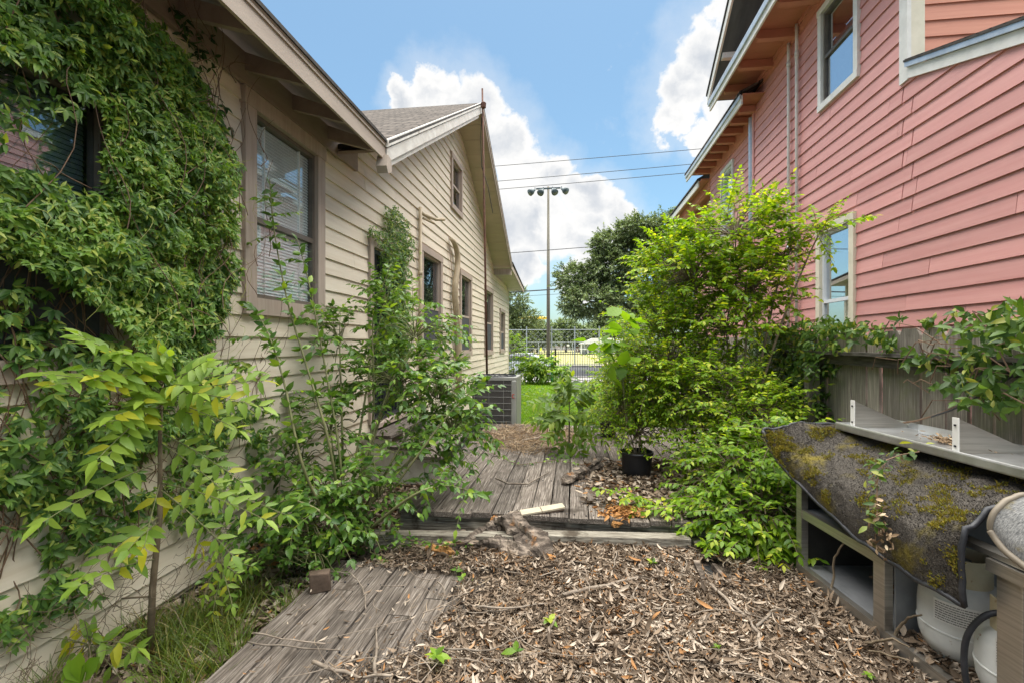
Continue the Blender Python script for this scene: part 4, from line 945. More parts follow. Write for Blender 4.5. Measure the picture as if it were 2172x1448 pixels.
# carpet fibre: short tufts so the pile reads up close
G = RP.reshape(-1, 3); nt_ = 26000; ii = rng.integers(0, RP.shape[0]-1, nt_); jj = rng.integers(0, RP.shape[1]-1, nt_); u_ = rng.random((nt_, 1)); v_ = rng.random((nt_, 1))
pt = (RP[ii, jj]*(1-u_)+RP[ii+1, jj]*u_)*(1-v_)+(RP[ii, jj+1]*(1-u_)+RP[ii+1, jj+1]*u_)*v_
d_ = nrm(rng.normal(0, .6, (nt_, 3))+[-.35, -.1, .75])
o = newobj('rug_pile', inst('rug_pile', leafT(.35, .2, .3, True), frames(pt, d_, nrm(rng.normal(0, 1, (nt_, 3))), rng.uniform(.004, .011, nt_)), RUG), None, rg); o['kind'] = 'stuff'
pm = pt+nrm(rng.normal(0, 1, pt.shape))*.002; kk = (.6*vnoise(pt[:, 0]*1+3+pt[:, 2], pt[:, 1]+3, .11, 71)+.4*vnoise(pt[:, 0]+3+pt[:, 2], pt[:, 1]+3, .035, 72)) > .585
pm = np.repeat(pm[kk], 2, 0)+rng.normal(0, .006, (2*kk.sum(), 3))*[1, 1, .3]
MOSS = leafmat('moss', (.10,.085,.012), (.26,.20,.025), (.20,.21,.03), .8, .2, .9)
o = newobj('moss', inst('moss', leafT(.4, .2, .3, True), frames(pm, nrm(rng.normal(0, .5, pm.shape)+[-.3, -.1, .9]), nrm(rng.normal(0, 1, pm.shape)), rng.uniform(.006, .016, len(pm))), MOSS), None, rg); o['kind'] = 'stuff'
rows2 = [(1.235, [(.42,.955),(.25,.95),(.10,.93),(.0,.90),(-.05,.84),(-.055,.79)]),
         (1.29, [(.42,.95),(.25,.945),(.10,.92),(.0,.87),(-.05,.80),(-.055,.74)]),
         (1.40, [(.42,.95),(.25,.94),(.10,.91),(.0,.84),(-.04,.76),(-.045,.70)]),
         (1.65, [(.42,.95),(.25,.94),(.10,.90),(.0,.82),(-.04,.74),(-.04,.68)])]
r2 = thing('ribbed_mat', 'small ribbed blue-grey mat hanging over the near end of the cabinet', 'mat', cp(1.4, .1, .93))
ro2, RP2 = drape('mat_sheet', RUG2, rows2, 7, 7, .008, .008, r2)
MB().tube([tuple(p) for p in RP2[:, -1]], .013, 6).build('rubber_edge', BRUBBER, r2, True); MB().tube([tuple(p) for p in RP2[0, :]], .010, 6).build('rubber_edge', BRUBBER, r2, True)
# stainless tray with two gussets lying on the rug
tr = thing('steel_tray', 'stainless shelf tray with triangular gussets lying on the mossy rug', 'tray', cp(.5, .35, .94))
T0 = onZ(1772, 897, .955); T1 = onZ(2230, 1012, .955); TD = (T1-T0).normalized(); TN = Vector((-TD.y, TD.x, 0))
if TN.x < 0: TN = -TN
tp = lambda s, d, z: T0+TD*s+TN*d+Vector((0, 0, z))
def tbox(s0, s1, d0, d1, z0, z1, name, mt_=TRAYM, bevel=0):
    m = MB(); m.hexa([tp(s, d, z) for s in (s0, s1) for d in (d0, d1) for z in (z0, z1)]); return m.build(name, mt_, tr, bevel=bevel)
LT = 1.35; tbox(0, LT, -.006, .012, -.035, .012, 'front_lip', bevel=.009); tbox(.003, LT, .012, .33, -.008, .0, 'plate')
tbox(.003, LT, .33, .345, -.02, .03, 'back_lip'); tbox(.0, .012, .013, .33, -.03, .008, 'end_lip'); tbox(.32, .72, .24, .25, .002, .05, 'inner_flange')
for s0, ht in ((.14, .155), (.80, .155)):
    m = MB(); m.prism([tp(s0, .02, .001), tp(s0, .36, .001), tp(s0, .02, ht)], TD*.003); m.build('gusset', STEEL, tr)
    m = MB(); m.hexa([tp(s, d, z) for s in (s0-.03, s0+.002) for d in (.016, .020) for z in (.001, ht+.004)]); fl = m.build('gusset_flange', WTRIM, tr)
    for zz in (.03, ht-.03):
        cc = tp(s0-.014, .0145, zz); MB().lathe(cc, [(0, -.004), (.005, -.004), (.005, .004), (0, .004)], 8).build('screw_hole', DARK, fl)
ch = np.array([tuple(tp(rng.normal(.62, .07), rng.normal(.18, .03), .006+abs(rng.normal(0, .006)))) for _ in range(300)])
o = newobj('tray_debris', inst('tray_debris', curlT(), frames(ch, nrm(rng.normal(0, 1, (300, 3))*[1, 1, .3]), nrm(rng.normal(0, .6, (300, 3))+[0, 0, 1]), rng.uniform(.01, .03, 300)), NEEDLE)); tag(o, 'dark leaf debris caught on the steel tray', 'leaf litter', kind='stuff')
# propane tanks
def tank(name, label, s, d, zb, r=.155, h=.30):
    t = thing(name, label, 'gas tank', cp(s, d, zb), 'propane tanks in the cabinet'); c = cp(s, d, zb); pr = [(0, .03), (r*.6, .03), (r*.85, .05), (r*.97, .10), (r, .14)]
    pr += [(r, h-.06), (r*.98, h-.02)]+[(r*math.cos(R(a))*.98, h-.02+.10*math.sin(R(a))) for a in range(12, 90, 13)]+[(0, h+.08)]
    MB().lathe(c, pr, 32).build('shell', TANK, t, True)
    MB().lathe(c, [(r*.75, 0), (r*.78, .0), (r*.78, .05), (r*.75, .05)], 24).build('foot_ring', TANK, t)
    m = MB(); b = [(r*1.003*math.cos(R(a)), r*1.003*math.sin(R(a))) for a in range(0, 361, 10)]; m.tube([(c.x+q[0], c.y+q[1], c.z+.155) for q in b], .004, 5); m.build('weld_seam', TANK, t)
    # curved paper label facing the yard
    az = math.atan2(-.80, -.60); n = 10; V = []
    for k in range(n+1):
        a = az-.62+1.24*k/n
        for zz in (.20, .29): V.append((c.x+(r+.0022)*math.cos(a), c.y+(r+.0022)*math.sin(a), c.z+zz-.02*0))
    m = MB(); m.add(V, [(2*k, 2*k+2, 2*k+3, 2*k+1) for k in range(n)]); lb = m.build('paper_label', PAPER, t)
    rl = random.Random(3); m = MB()
    for row in range(8):
        zz = .207+row*.0098; a = az-.58
        while a < az+.56:
            w = rl.uniform(.02, .09); b2 = min(a+w, az+.57); P = [(c.x+(r+.0030)*math.cos(q), c.y+(r+.0030)*math.sin(q), c.z+z_) for q in (a, b2) for z_ in (zz, zz+.0042)]
            m.add(P, [(0, 2, 3, 1)]); a = b2+.012
    m.build('label_print', INK, lb)
    m = MB(); cl = [(c.x+.095*math.cos(R(a)), c.y+.095*math.sin(R(a))) for a in range(-200, 80, 10)]; n = len(cl)
    cl2 = [(c.x+.088*math.cos(R(a)), c.y+.088*math.sin(R(a))) for a in range(-200, 80, 10)]
    for (A_, z0, z1) in ((cl, h+.05, h+.17),):
        V = [(p[0], p[1], c.z+z) for p in cl for z in (z0, z1)]+[(p[0], p[1], c.z+z) for p in cl2 for z in (z0, z1)]
        m.add(V, [(2*k, 2*k+2, 2*k+3, 2*k+1) for k in range(n-1)]+[(2*n+2*k, 2*n+2*k+1, 2*n+2*k+3, 2*n+2*k+2) for k in range(n-1)]+[(2*k+1, 2*k+3, 2*n+2*k+3, 2*n+2*k+1) for k in range(n-1)])
    m.build('collar', COLLAR, t); MB().lathe(c+Vector((0, 0, h+.06)), [(.02, 0), (.02, .06), (.03, .065), (.03, .085), (0, .085)], 12).build('valve', STEELD, t); return t
tank('propane_tank', 'larger-looking rust-spotted white propane tank with a printed paper label', .86, .20, .087, .150, .29)
tank('propane_tank', 'white propane tank nearest the cabinet post, with a black hose', 1.145, .158, .087, .135, .245)
hp_ = thing('gas_hose', 'black rubber hose curving over the nearest propane tank', 'hose', cp(1.2, .1, .3))
HQ = [cp(1.16, .10, .46), cp(1.13, .04, .44), cp(1.10, .0, .36), cp(1.09, -.012, .26), cp(1.10, -.005, .14), cp(1.14, .02, .10)]; MB().tube([Vector([cr(HQ[max(i-1, 0)][c], HQ[i][c], HQ[i+1][c], HQ[min(i+2, 5)][c], k/6) for c in range(3)]) for i in range(5) for k in range(6)]+[HQ[5]], .011, 8).build('hose', RUBBER, hp_, True)
# litter and twigs inside the cabinet
n = 1500; s_ = rng.uniform(.72, 1.12, n); dd = rng.uniform(.03, .3, n); Pq = np.array([tuple(cp(a, b, .09+random.uniform(0, .03))) for a, b in zip(s_, dd)])
s2 = rng.uniform(.25, .66, 500); d2 = rng.uniform(.30, .56, 500); Pq = np.concatenate([Pq, np.array([tuple(cp(a, b, .112+random.uniform(0, .05))) for a, b in zip(s2, d2)])]); n = len(Pq)
o = newobj('cabinet_litter', inst('cabinet_litter', curlT(), frames(Pq, nrm(rng.normal(0, 1, (n, 3))*[1, 1, .4]), nrm(rng.normal(0, .6, (n, 3))+[0, 0, 1]), rng.uniform(.02, .07, n)), LITTER)); tag(o, 'dead leaves blown into the steel cabinet', 'leaf litter', kind='stuff')
TW = [([(1752,1322),(1765,1262),(1770,1180),(1790,1150),(1800,1145)], 'dark forked twig standing in the cabinet shelf', .02, .50),
      ([(1767,1368),(1850,1360),(1895,1355),(1930,1372)], 'grey twig reaching across the cabinet foot', -.10, .09),
      ([(1775,1430),(1800,1390),(1850,1378),(1930,1400)], 'lower crooked twig in front of the cabinet foot', -.14, .06),
      ([(1895,1355),(1912,1320),(1930,1306),(1955,1303)], 'arched thin twig beside the big propane tank', .02, .16)]
for pts, lab, dd, zz in TW:
    P = []
    for (a, b) in pts:
        d = ray(a, b); den = d.dot(DN); t = (O+DN*dd-Vector((0, 0, 0))).dot(DN)/den; P.append(Vector((d.x*t, d.y*t, CAMZ+d.z*t)))
    Q = []
    for i in range(len(P)-1):
        for k in range(4): Q.append(P[i].lerp(P[i+1], k/4)+Vector([random.uniform(-.004, .004) for _ in range(3)]))
    Q.append(P[-1]); tag(MB().tube(Q, [.008-.005*i/len(Q) for i in range(len(Q))], 6).build('twig', STEMB, smooth=True), lab, 'twig', 'twigs around the cabinet')
# loose cables behind the tray
for a, b, lab, mt_ in (((1975, 875), (2160, 790), 'dark cable slanting up from the tray along the fence', WIREM), ((1905, 890), (2080, 840), 'pale thin cord slanting behind the tray', VSTEM)):
    P0 = onX(a[0], a[1]+8, XF-.22); P1 = onX(b[0], b[1], XF-.06); Pm = (P0+P1)/2-Vector((0, 0, .02))
    tag(MB().tube([P0, P0.lerp(Pm, .5)-Vector((0, 0, .008)), Pm, P1.lerp(Pm, .5), P1], .005, 5).build('cable', mt_), lab, 'cable', 'cables by the fence')

# ================================================================ STREET AND PARK
sf = thing('iron_fence', 'black iron picket fence along the street beyond the lawn', 'fence', (0, 20, -.25))
pk = MB().box(-.009, .009, -.009, .009, -.22, 1.14).mesh('picket', IRON); tip = None
for k in range(115): newobj('picket', pk, None, sf, Matrix.Translation((-3.5+k*.10, 20, 0)))
for z in (-.10, 1.0): part('rail', IRON, sf, (-3.6, 8.1, 19.985, 20.015, z-.015, z+.015))
for px in (1073, 1178, 1283, 1292, 1400):
    xx = onY(px, 745, 20).x; m = MB(); m.box(xx-.035, xx+.035, 19.95, 20.05, -.22, 1.20); m.box(xx-.045, xx+.045, 19.94, 20.06, 1.20, 1.24); m.build('post', IRON, sf)
def chain_fence(name, label, Y, xs, zb, zt, rails, r, xr, mt_=GALVP):
    t = thing(name, label, 'fence', (xs[len(xs)//2], Y, zb))
    for x in xs: MB().tube([(x, Y, zb), (x, Y, zt)], r, 6).build('post', mt_, t)
    for z in rails: MB().tube([(xr[0], Y, z), (xr[1], Y, z)], r*.6, 5).build('rail', mt_, t)
    n = int((xr[1]-xr[0])/.5); h = rails[0]-zb; m = MB()
    st_ = .45 if Y < 50 else .9; x = xr[0]-h
    while x < xr[1]:
        for sgn in (1, -1):
            a = (x if sgn > 0 else x+h, zb); b = (x+h if sgn > 0 else x, rails[0])
            def clipx(p, q):
                f0 = (max(min(xr), min(p[0], max(xr)))-p[0])/(q[0]-p[0]); return (p[0]+(q[0]-p[0])*f0, p[1]+(q[1]-p[1])*f0)
            pa, pb = clipx(a, b), clipx(b, a)
            if abs(pa[0]-pb[0]) > .05: m.tube([(pa[0], Y+.02, pa[1]), (pb[0], Y+.02, pb[1])], .006, 3, False)
        x += st_
    o = m.build('wire_mesh', mt_, t); o['kind'] = 'stuff'; return t
chain_fence('chain_link_fence', 'tall grey chain-link ball field fence across the street', 41, [onY(q, 750, 41).x for q in (1015, 1117, 1170, 1219, 1271, 1330, 1400)], -.45, 2.9, [2.62, -.30], .055, (-10, 10))
chain_fence('chain_link_fence', 'far chain-link backstop fence behind the dry field', 80, [onY(q, 740, 80).x for q in (1060, 1093, 1117, 1142, 1190, 1214, 1240, 1270, 1310)], -.45, 1.7, [1.66, .6], .06, (-14, 12))
chain_fence('chain_link_fence', 'low pale dugout fence beside the white pavilion', 70, [onY(q, 740, 70).x for q in (1225, 1247, 1270, 1290)], -.45, .62, [.62], .05, (1.0, 6.0), WHITE)
pl = thing('light_pole', 'tall wooden ball field pole with four floodlights', 'light pole', (onY(1163, 745, 40.6).x, 40.6, -.45))
px_ = onY(1163, 745, 40.6).x; MB().tube([(px_, 40.6, -.45), (px_, 40.6, 7), (px_, 40.6, 14.9)], [.17, .14, .09], 10).build('pole', POLEM, pl, True)
MB().beam((px_-1.05, 40.55, 14.72), (px_+1.05, 40.55, 14.72), .10, .12).build('crossarm', LAMPM, pl)
for dx, tl in ((-1.2, -.75), (-.45, -.35), (.38, .35), (1.2, .75)):
    c = Vector((px_+dx*.95, 40.45, 14.62)); d = Vector((tl, -.55, -.62)).normalized(); P = [c, c+d*.12, c+d*.40, c+d*.62]
    f = MB().tube(P, [.09, .12, .27, .30], 12).build('floodlight', LAMPM, pl, True); MB().tube([c+Vector((0, .05, .2)), c], .04, 6).build('yoke', LAMPM, f)
WIRES = [((1050,353),(1490,316),36,.022,'topmost power line across the sky'), ((1055,385),(1475,348),36,.022,'second power line from the top'), ((1058,402),(1460,367),36,.022,'third power line, level with the floodlights'),
         ((1080,537),(1400,512),36,.026,'twisted cable crossing the light pole midway'), ((1100,619),(1400,598),36,.045,'thick bundled cable low across the oak'), ((1100,629),(1400,610),36,.014,'thin cable just under the thick bundle')]
for a, b, Y, r, lab in WIRES:
    A_, B_ = onY(*a, Y), onY(*b, Y); d = (B_-A_); P = []
    for k in range(25):
        f = -1.2+3.4*k/24; q = A_+d*f; q.z += .12*((f-.5)**2-.25)*.6; P.append(q)
    tag(MB().tube(P, r, 5).build('power_line', WIREM), lab, 'power line', 'power lines over the street')
# parked pale car seen through the fence
cr_ = thing('parked_car', 'pale blue-white car parked in the street behind the iron fence', 'car', (onY(1112, 780, 28).x, 28.3, -.49))
cx = onY(1100, 780, 28).x; prof = [(-2.1,.30),(-2.15,.62),(-2.0,.80),(-1.1,.92),(-.55,1.32),(.75,1.36),(1.5,.98),(2.05,.88),(2.12,.55),(2.1,.30)]
m = MB(); m.prism([(cx+a, 27.5, -.49+b) for a, b in prof], (0, 1.7, 0)); m.build('body', CARW, cr_, bevel=.06)
m = MB(); m.prism([(cx+a, 27.49, -.49+b) for a, b in [(-1.0,.94),(-.5,1.26),(.05,1.28),(.05,.93)]], (0, 1.72, 0)); m.build('window', GLASSR, cr_)
m = MB(); m.prism([(cx+a, 27.488, -.49+b) for a, b in [(.11,.93),(.11,1.28),(.72,1.30),(1.32,.97)]], (0, 1.724, 0)); m.build('window', GLASSR, cr_)
for a in (-1.3, 1.35):
    for y_ in (27.47, 29.0):
        w = MB().tube([(cx+a, y_, -.49+.32), (cx+a, y_+.22, -.49+.32)], .32, 18).build('wheel', TYRE, cr_); MB().tube([(cx+a, y_-.004, -.49+.32), (cx+a, y_+.01, -.49+.32)], .2, 12).build('rim', GALV, w)
for a in (-2.12, 2.08):
    for y_ in (27.6, 28.8): part('light', RED if a > 0 else WHITE, cr_, (cx+a-.03, cx+a+.04, y_, y_+.3, .12, .26))
tk = thing('parked_truck', 'small white pickup parked far across the field', 'truck', (onY(1133, 745, 112).x, 112, -.42))
cx = onY(1133, 745, 112).x; m = MB(); m.prism([(cx-.95, 112+a, -.42+b) for a, b in [(-2.4,.4),(-2.4,1.0),(-.4,1.05),(-.2,1.7),(1.0,1.7),(1.4,1.1),(2.4,1.0),(2.4,.4)]], (1.9, 0, 0)); m.build('body', WHITE, tk, bevel=.08)
part('window', DARK, tk, (cx-.7, cx+.7, 111.74, 111.79, .72, 1.2))
for a in (-.8, .6): part('wheel', TYRE, tk, (cx+a, cx+a+.22, 109.8, 110.5, -.42, .3), bevel=.1)
x_ = onY(1147, 742, 60).x; sg = thing('warning_sign', 'small yellow-green diamond sign near the distant truck', 'sign', (x_, 60, -.42))
MB().tube([(x_, 60, -.42), (x_, 60, .6)], .03, 5).build('post', GALVP, sg); m = MB(); m.prism([(x_-.17, 59.95, .65), (x_, 59.95, .45), (x_+.17, 59.95, .75), (x_+.05, 59.95, 1.0)], (0, .02, 0)); m.build('plate', HIVIS, sg)
x_ = onY(1205, 732, 79.8).x; m = MB(); m.box(x_-.22, x_+.22, 79.78, 79.82, 1.0, 1.28); tag(m.build('notice_board', WHITE), 'small white notice on the far backstop fence', 'sign')
x_ = onY(1171, 775, 24).x; bn = thing('utility_box', 'green plastic utility marker standing by the iron fence', 'marker', (x_, 21, -.3))
x_ = onY(1171, 775, 21).x; m = MB(); m.box(x_-.06, x_+.06, 20.96, 21.04, -.3, .82); m.build('body', GREENP, bn, bevel=.02); part('cap', GREENP, bn, (x_-.075, x_+.075, 20.94, 21.06, .82, .87))
A_, B_ = onY(1062, 674, 62), onY(1166, 675, 62)
gp = thing('yellow_crossbar', 'yellow painted crossbar beside the light pole', 'goal post', (A_.x, 62, -.42))
MB().tube([A_, B_], .16, 8).build('crossbar', YEL, gp); MB().tube([(A_+B_)/2*0+Vector((B_.x-.18, 62, -.42)), Vector((B_.x-.18, 62, A_.z))], .07, 8).build('post', YEL, gp)
pv = thing('white_pavilion', 'white park pavilion with a low gable roof across the field', 'pavilion', (onY(1262, 745, 86).x, 86, -.42))
cx = onY(1254, 745, 86).x; m = MB(); m.prism([(cx-2.2, 84, 1.35), (cx+.2, 84, 2.35), (cx+6.2, 84, 2.35), (cx+7, 84, 1.35)], (0, 6, 0)); m.build('roof', WHITE, pv)
for k in range(5): part('post', WHITE, pv, (cx-1.9+k*1.9, cx-1.7+k*1.9, 84.1, 84.3, -.42, 1.35))
part('back_wall', GALVP, pv, (cx-2, cx+6.5, 89, 89.2, -.42, 1.3))
for i, (px, w, h, mt_, lab) in enumerate([(1108, 5, 2.6, ORANGE, 'small tan shed roofline far left behind the field'), (1237, 3.2, 4.6, PINK, 'distant reddish house behind the park trees')]):
    X_ = onY(px, 740, 104).x; hh = thing('distant_house', lab, 'house', (X_, 104, -.42), 'houses behind the park')
    part('wall', mt_ if i else CTRIM, hh, (X_-w/2, X_+w/2, 104, 109, -.42, h*.6)); m = MB(); m.prism([(X_-w/2-.3, 103.7, h*.6), (X_, 103.7, h), (X_+w/2+.3, 103.7, h*.6)], (0, 6.5, 0)); m.build('roof', SHING, hh)
    part('window', DARK, hh, (X_-.5, X_+.5, 103.95, 103.99, .6, 1.6))
# ================================================================ VEGETATION
UP = np.array([0, 0, 1.])
def twigs(p0, d0, L, K, droop, l0, l1, spread=.85, lift=.0, taper=.45, jit=.22, face=None):
    N = len(p0); d0 = nrm(d0); t = (np.arange(K)+.9)/(K+.2); t = t[None]+rng.uniform(-.25, .25, (N, K))/K
    pos = p0[:, None]+d0[:, None]*(L[:, None]*t)[..., None]-UP*(droop[:, None]*L[:, None]*t**2)[..., None]
    tan = nrm(d0[:, None]-2*UP*(droop[:, None]*t)[..., None])
    side = nrm(np.cross(tan, UP)+1e-4); Ms = []; sz = rng.uniform(l0, l1, (N, 1))*(1-taper*np.abs(t-.45)*1.4)
    for s in (1, -1):
        d = tan*.55+side*s*spread-UP*.18+UP*lift+rng.normal(0, jit, tan.shape)
        n = UP+rng.normal(0, .38, tan.shape)+(0 if face is None else np.array(face))
        Ms.append(frames(pos.reshape(-1, 3), d.reshape(-1, 3), n.reshape(-1, 3), (sz*rng.uniform(.8, 1.15, sz.shape)).ravel()))
    te = p0+d0*L[:, None]-UP*(droop*L)[:, None]
    Ms.append(frames(te, nrm(d0-2*UP*droop[:, None]), UP+rng.normal(0, .3, (N, 3)), rng.uniform(l0, l1, N)*.8))
    tt = np.linspace(0, 1, 5); P = p0[:, None]+d0[:, None]*(L[:, None]*tt)[..., None]-UP*(droop[:, None]*L[:, None]*tt**2)[..., None]
    return np.concatenate(Ms), P
def ell(c, r, n, shell=.55):
    u = nrm(rng.normal(0, 1, (n, 3))); k = (shell+(1-shell)*rng.random((n, 1)))**.8; return np.array(c)+u*k*np.array(r), u
def bush(name, label, cat, base, blobs, T, lm, sm, K=7, tl=(.25, .45), ll=(.04, .06), droop=(.1, .45), nobj=250, stem_r=.014, up=.45, group=None, tr=.0035, part='foliage', spread=.85, branch=.5, stems_to=None, out=.8, facecam=0):
    base = Vector(base); t = thing(name, label, cat, base, group); Ms = []; PS = []; R0 = []; R1 = []
    SP = []
    for (c, r, n) in blobs:
        c = np.array(c); p, u = ell(c, r, n); d = u*out+UP*up+rng.normal(0, .45, (n, 3))+np.array([0, -facecam, 0])
        L_ = rng.uniform(*tl, n); M_, P_ = twigs(p, d, L_, K, rng.uniform(*droop, n), *ll, spread=spread); Ms.append(M_); PS.append(P_); R0 += [tr]*n; R1 += [tr*.35]*n
        # limb from the base to the blob, and branchlets to some twigs
        b = np.array(base)+np.append(rng.normal(0, .03, 2), 0); mid = (b*.45+c*.55)+np.append(rng.normal(0, .05, 2), 0)+UP*.1*np.linalg.norm(c-b)*.5; mid[:2] = b[:2]*.6+c[:2]*.4
        f = np.linspace(0, 1, 9)[:, None]; SP.append(((1-f)**2*b+2*f*(1-f)*mid+f*f*c))
        k = rng.random(n) < branch; q = p[k]; g_ = np.linspace(0, 1, 5)[None, :, None]
        s0 = c[None]+(q-c)*.12+np.array([0, 0, -.25*r[2]]); PS.append(s0[:, None]*(1-g_)+q[:, None]*g_+UP*(.06*np.sin(g_*3.14))); R0 += [tr*1.7]*len(q); R1 += [tr]*len(q)
    V1, F1 = tubes(np.concatenate(PS), np.array(R0), np.array(R1), 3); V2, F2 = tubes(np.array(SP), np.full(len(SP), stem_r), np.full(len(SP), stem_r*.35), 6)
    o = newobj('branches', npmesh('branches', np.concatenate([V2, V1]), np.concatenate([F2, F1+len(V2)]), sm, smooth=True), None, t)
    leaves(t, T, np.concatenate(Ms), lm, nobj, part_name=part); return t
def yb(px, py, Y, r, n): return (tuple(onY(px, py, Y)), r, n)

# ---- creeper on the cream wall -----------------------------------------------------------------
def wallpts(poly, dens, X=WL, N0=60000, seed=1):
    Q = [onX(a, b, X) for a, b in poly]; y0, y1 = min(q.y for q in Q)-.3, max(q.y for q in Q)+.3; z0, z1 = min(q.z for q in Q)-.2, max(q.z for q in Q)+.2
    n = int((y1-y0)*(z1-z0)*dens); P = np.stack([np.full(n, X), rng.uniform(y0, y1, n), rng.uniform(z0, z1, n)], 1); px, py = projv(P)
    wob = 14*(vnoise(P[:, 1]+20, P[:, 2]+20, .12, seed)-.5)*2
    return P[inpolyv(px+wob, py+wob, poly)]
def clusters(P, nl, l0, l1, fac=1., droop=.5):
    """palmate clusters of nl leaflets hanging off the wall"""
    N = len(P); ang = np.linspace(-1.25, 1.25, nl)[None]+rng.normal(0, .18, (N, nl))
    base = nrm(np.stack([rng.uniform(.1, .7, N), rng.normal(0, .55, N), -droop+rng.normal(0, .45, N)], 1)); nrmv = nrm(np.stack([np.ones(N), rng.normal(-.25, .45, N), rng.normal(.45, .4, N)], 1))
    side = nrm(np.cross(base, nrmv)); d = base[:, None]*np.cos(ang)[..., None]+side[:, None]*np.sin(ang)[..., None]+rng.normal(0, .15, (N, nl, 3))
    sz = rng.uniform(l0, l1, (N, 1))*(1-.25*np.abs(np.linspace(-1, 1, nl)))[None]*fac
    return frames(np.repeat(P, nl, 0), d.reshape(-1, 3), np.repeat(nrmv, nl, 0)+rng.normal(0, .2, (N*nl, 3)), sz.ravel())
cv = thing('wall_creeper', 'thick green creeper covering the cream wall and the near window', 'vine', (WL+.05, 2.2, -.1))
MASS = [(-140,-140),(120,-60),(250,-20),(330,40),(395,120),(440,200),(478,285),(500,340),(512,440),(508,560),(480,660),(440,740),(370,770),(300,745),(262,690),(215,650),(120,600),(60,560),(-140,540),(-140,345),(0,345),(60,360),(160,405),(224,405),(220,296),(240,262),(192,204),(80,138),(0,132),(-140,132)]
MASS2 = MASS
P1_ = wallpts([(-400,-260),(480,-260),(520,200),(530,780),(-400,780)], 4600)
px_v, py_v = projv(P1_)
bulge = .05+.20*np.clip(vnoise(P1_[:, 1]+3, P1_[:, 2]+3, .35, 21), 0, 1)+.10*(vnoise(P1_[:, 1]+3, P1_[:, 2]+3, .12, 22))
P1_[:, 0] += bulge*rng.uniform(.35, 1.0, len(P1_))
def refit(P, poly, seed=1):
    px, py = projv(P); wob = 14*(vnoise(P[:, 1]+20, P[:, 2]+20, .12, seed)-.5)*2; return P[inpolyv(px+wob, py+wob, poly)]
P1_ = refit(P1_, MASS); P1_ = P1_[vnoise(P1_[:, 1]+14, P1_[:, 2]+14, .10, 23) > .17]; b0 = vnoise(P1_[:, 1]+3, P1_[:, 2]+3, .35, 21)
outer = (P1_[:, 0]-WL) > (.05+.20*b0)*.78
Vt = leafT(.33, .35, .22)
LOWER = [(-140,590),(60,610),(215,690),(215,790),(300,800),(330,900),(290,1000),(200,1060),(120,1110),(-140,1150)]
P2_ = wallpts(LOWER, 1150, seed=2); k = vnoise(P2_[:, 1]+2, P2_[:, 2]+2, .11, 31) > .36; P2_ = P2_[k]; P2_[:, 0] += rng.uniform(.02, .12, len(P2_))
STRIP = [(180,760),(400,760),(470,760),(560,800),(545,880),(500,1060),(470,1130),(380,1130),(300,1080),(240,1000)]
P3_ = wallpts(STRIP, 1300, seed=3); k = vnoise(P3_[:, 1]+2, P3_[:, 2]+2, .13, 33) > .43; P3_ = P3_[k]; P3_[:, 0] += rng.uniform(.02, .16, len(P3_))
LOW2 = [(-140,1000),(160,1050),(300,1020),(330,1130),(200,1240),(60,1330),(-140,1400)]
P4_ = wallpts(LOW2, 1000, seed=4); k = vnoise(P4_[:, 1]+2, P4_[:, 2]*.6+2, .09, 35) > .48; P4_ = P4_[k]; P4_[:, 0] += rng.uniform(.02, .08, len(P4_))
OVERW = [(-140,130),(80,135),(140,190),(100,260),(60,240),(0,300),(-140,320)]
P5_ = wallpts(OVERW, 560, seed=5); k = vnoise(P5_[:, 1]+2, P5_[:, 2]+2, .10, 37) > .42; P5_ = P5_[k]; P5_[:, 0] += rng.uniform(.06, .2, len(P5_))
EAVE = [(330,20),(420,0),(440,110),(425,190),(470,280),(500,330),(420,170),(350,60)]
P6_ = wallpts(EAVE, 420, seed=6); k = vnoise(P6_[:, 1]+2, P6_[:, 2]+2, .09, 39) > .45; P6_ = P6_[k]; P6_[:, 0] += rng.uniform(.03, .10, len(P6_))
young = vnoise(P1_[:, 1]+8, P1_[:, 2]+8, .16, 77) > .50
MY_ = clusters(P1_[outer & young], 4, .028, .056)
MB_ = np.concatenate([clusters(P1_[~(outer & young)], 5, .030, .066), clusters(P2_, 5, .045, .075), clusters(P3_, 5, .035, .06), clusters(P4_, 5, .04, .07)]); n1 = len(P1_)*5
bias = np.ones(len(MB_)); leaves(cv, Vt, MB_, G_VINE, 150); leaves(cv, Vt, MY_, G_VINEB, 150, part_name='young_foliage')
o = newobj('shade_toned_foliage', inst('shade_toned_foliage', Vt, np.concatenate([clusters(P6_, 3, .05, .08)]), G_VINED), None, cv); o['kind'] = 'stuff'  # clusters under the eave, in the shade-darkened leaf colour
o = newobj('loose_sprays', inst('loose_sprays', Vt, clusters(P5_, 5, .04, .07), G_VINE), None, cv); o['kind'] = 'stuff'
# stems and pale shoots
def wallstems(n, poly, L0, L1, r, dirz, mt_, name, xoff=(.02, .06), wig=.05):
    P = wallpts(poly, 900)[:, :]; P = P[rng.permutation(len(P))[:n]]; n = len(P); K = 9; t = np.linspace(0, 1, K); L_ = rng.uniform(L0, L1, n)
    d = nrm(np.stack([np.zeros(n), rng.normal(0, .45, n), np.full(n, dirz)+rng.normal(0, .5, n)], 1))
    Q = P[:, None]+d[:, None]*(L_[:, None]*t)[..., None]; ph = rng.uniform(0, 6, (n, 1)); Q[..., 1] += wig*np.sin(t*rng.uniform(3, 8, (n, 1))+ph); Q[..., 2] += wig*.6*np.sin(t*rng.uniform(3, 8, (n, 1))+ph*2)
    Q[..., 0] += rng.uniform(*xoff, (n, 1))+.03*np.sin(t*5+ph); V, F = tubes(Q, np.full(n, r), np.full(n, r*.5), 4)
    o = newobj(name, npmesh(name, V, F, mt_), None, cv); o['kind'] = 'stuff'; return Q
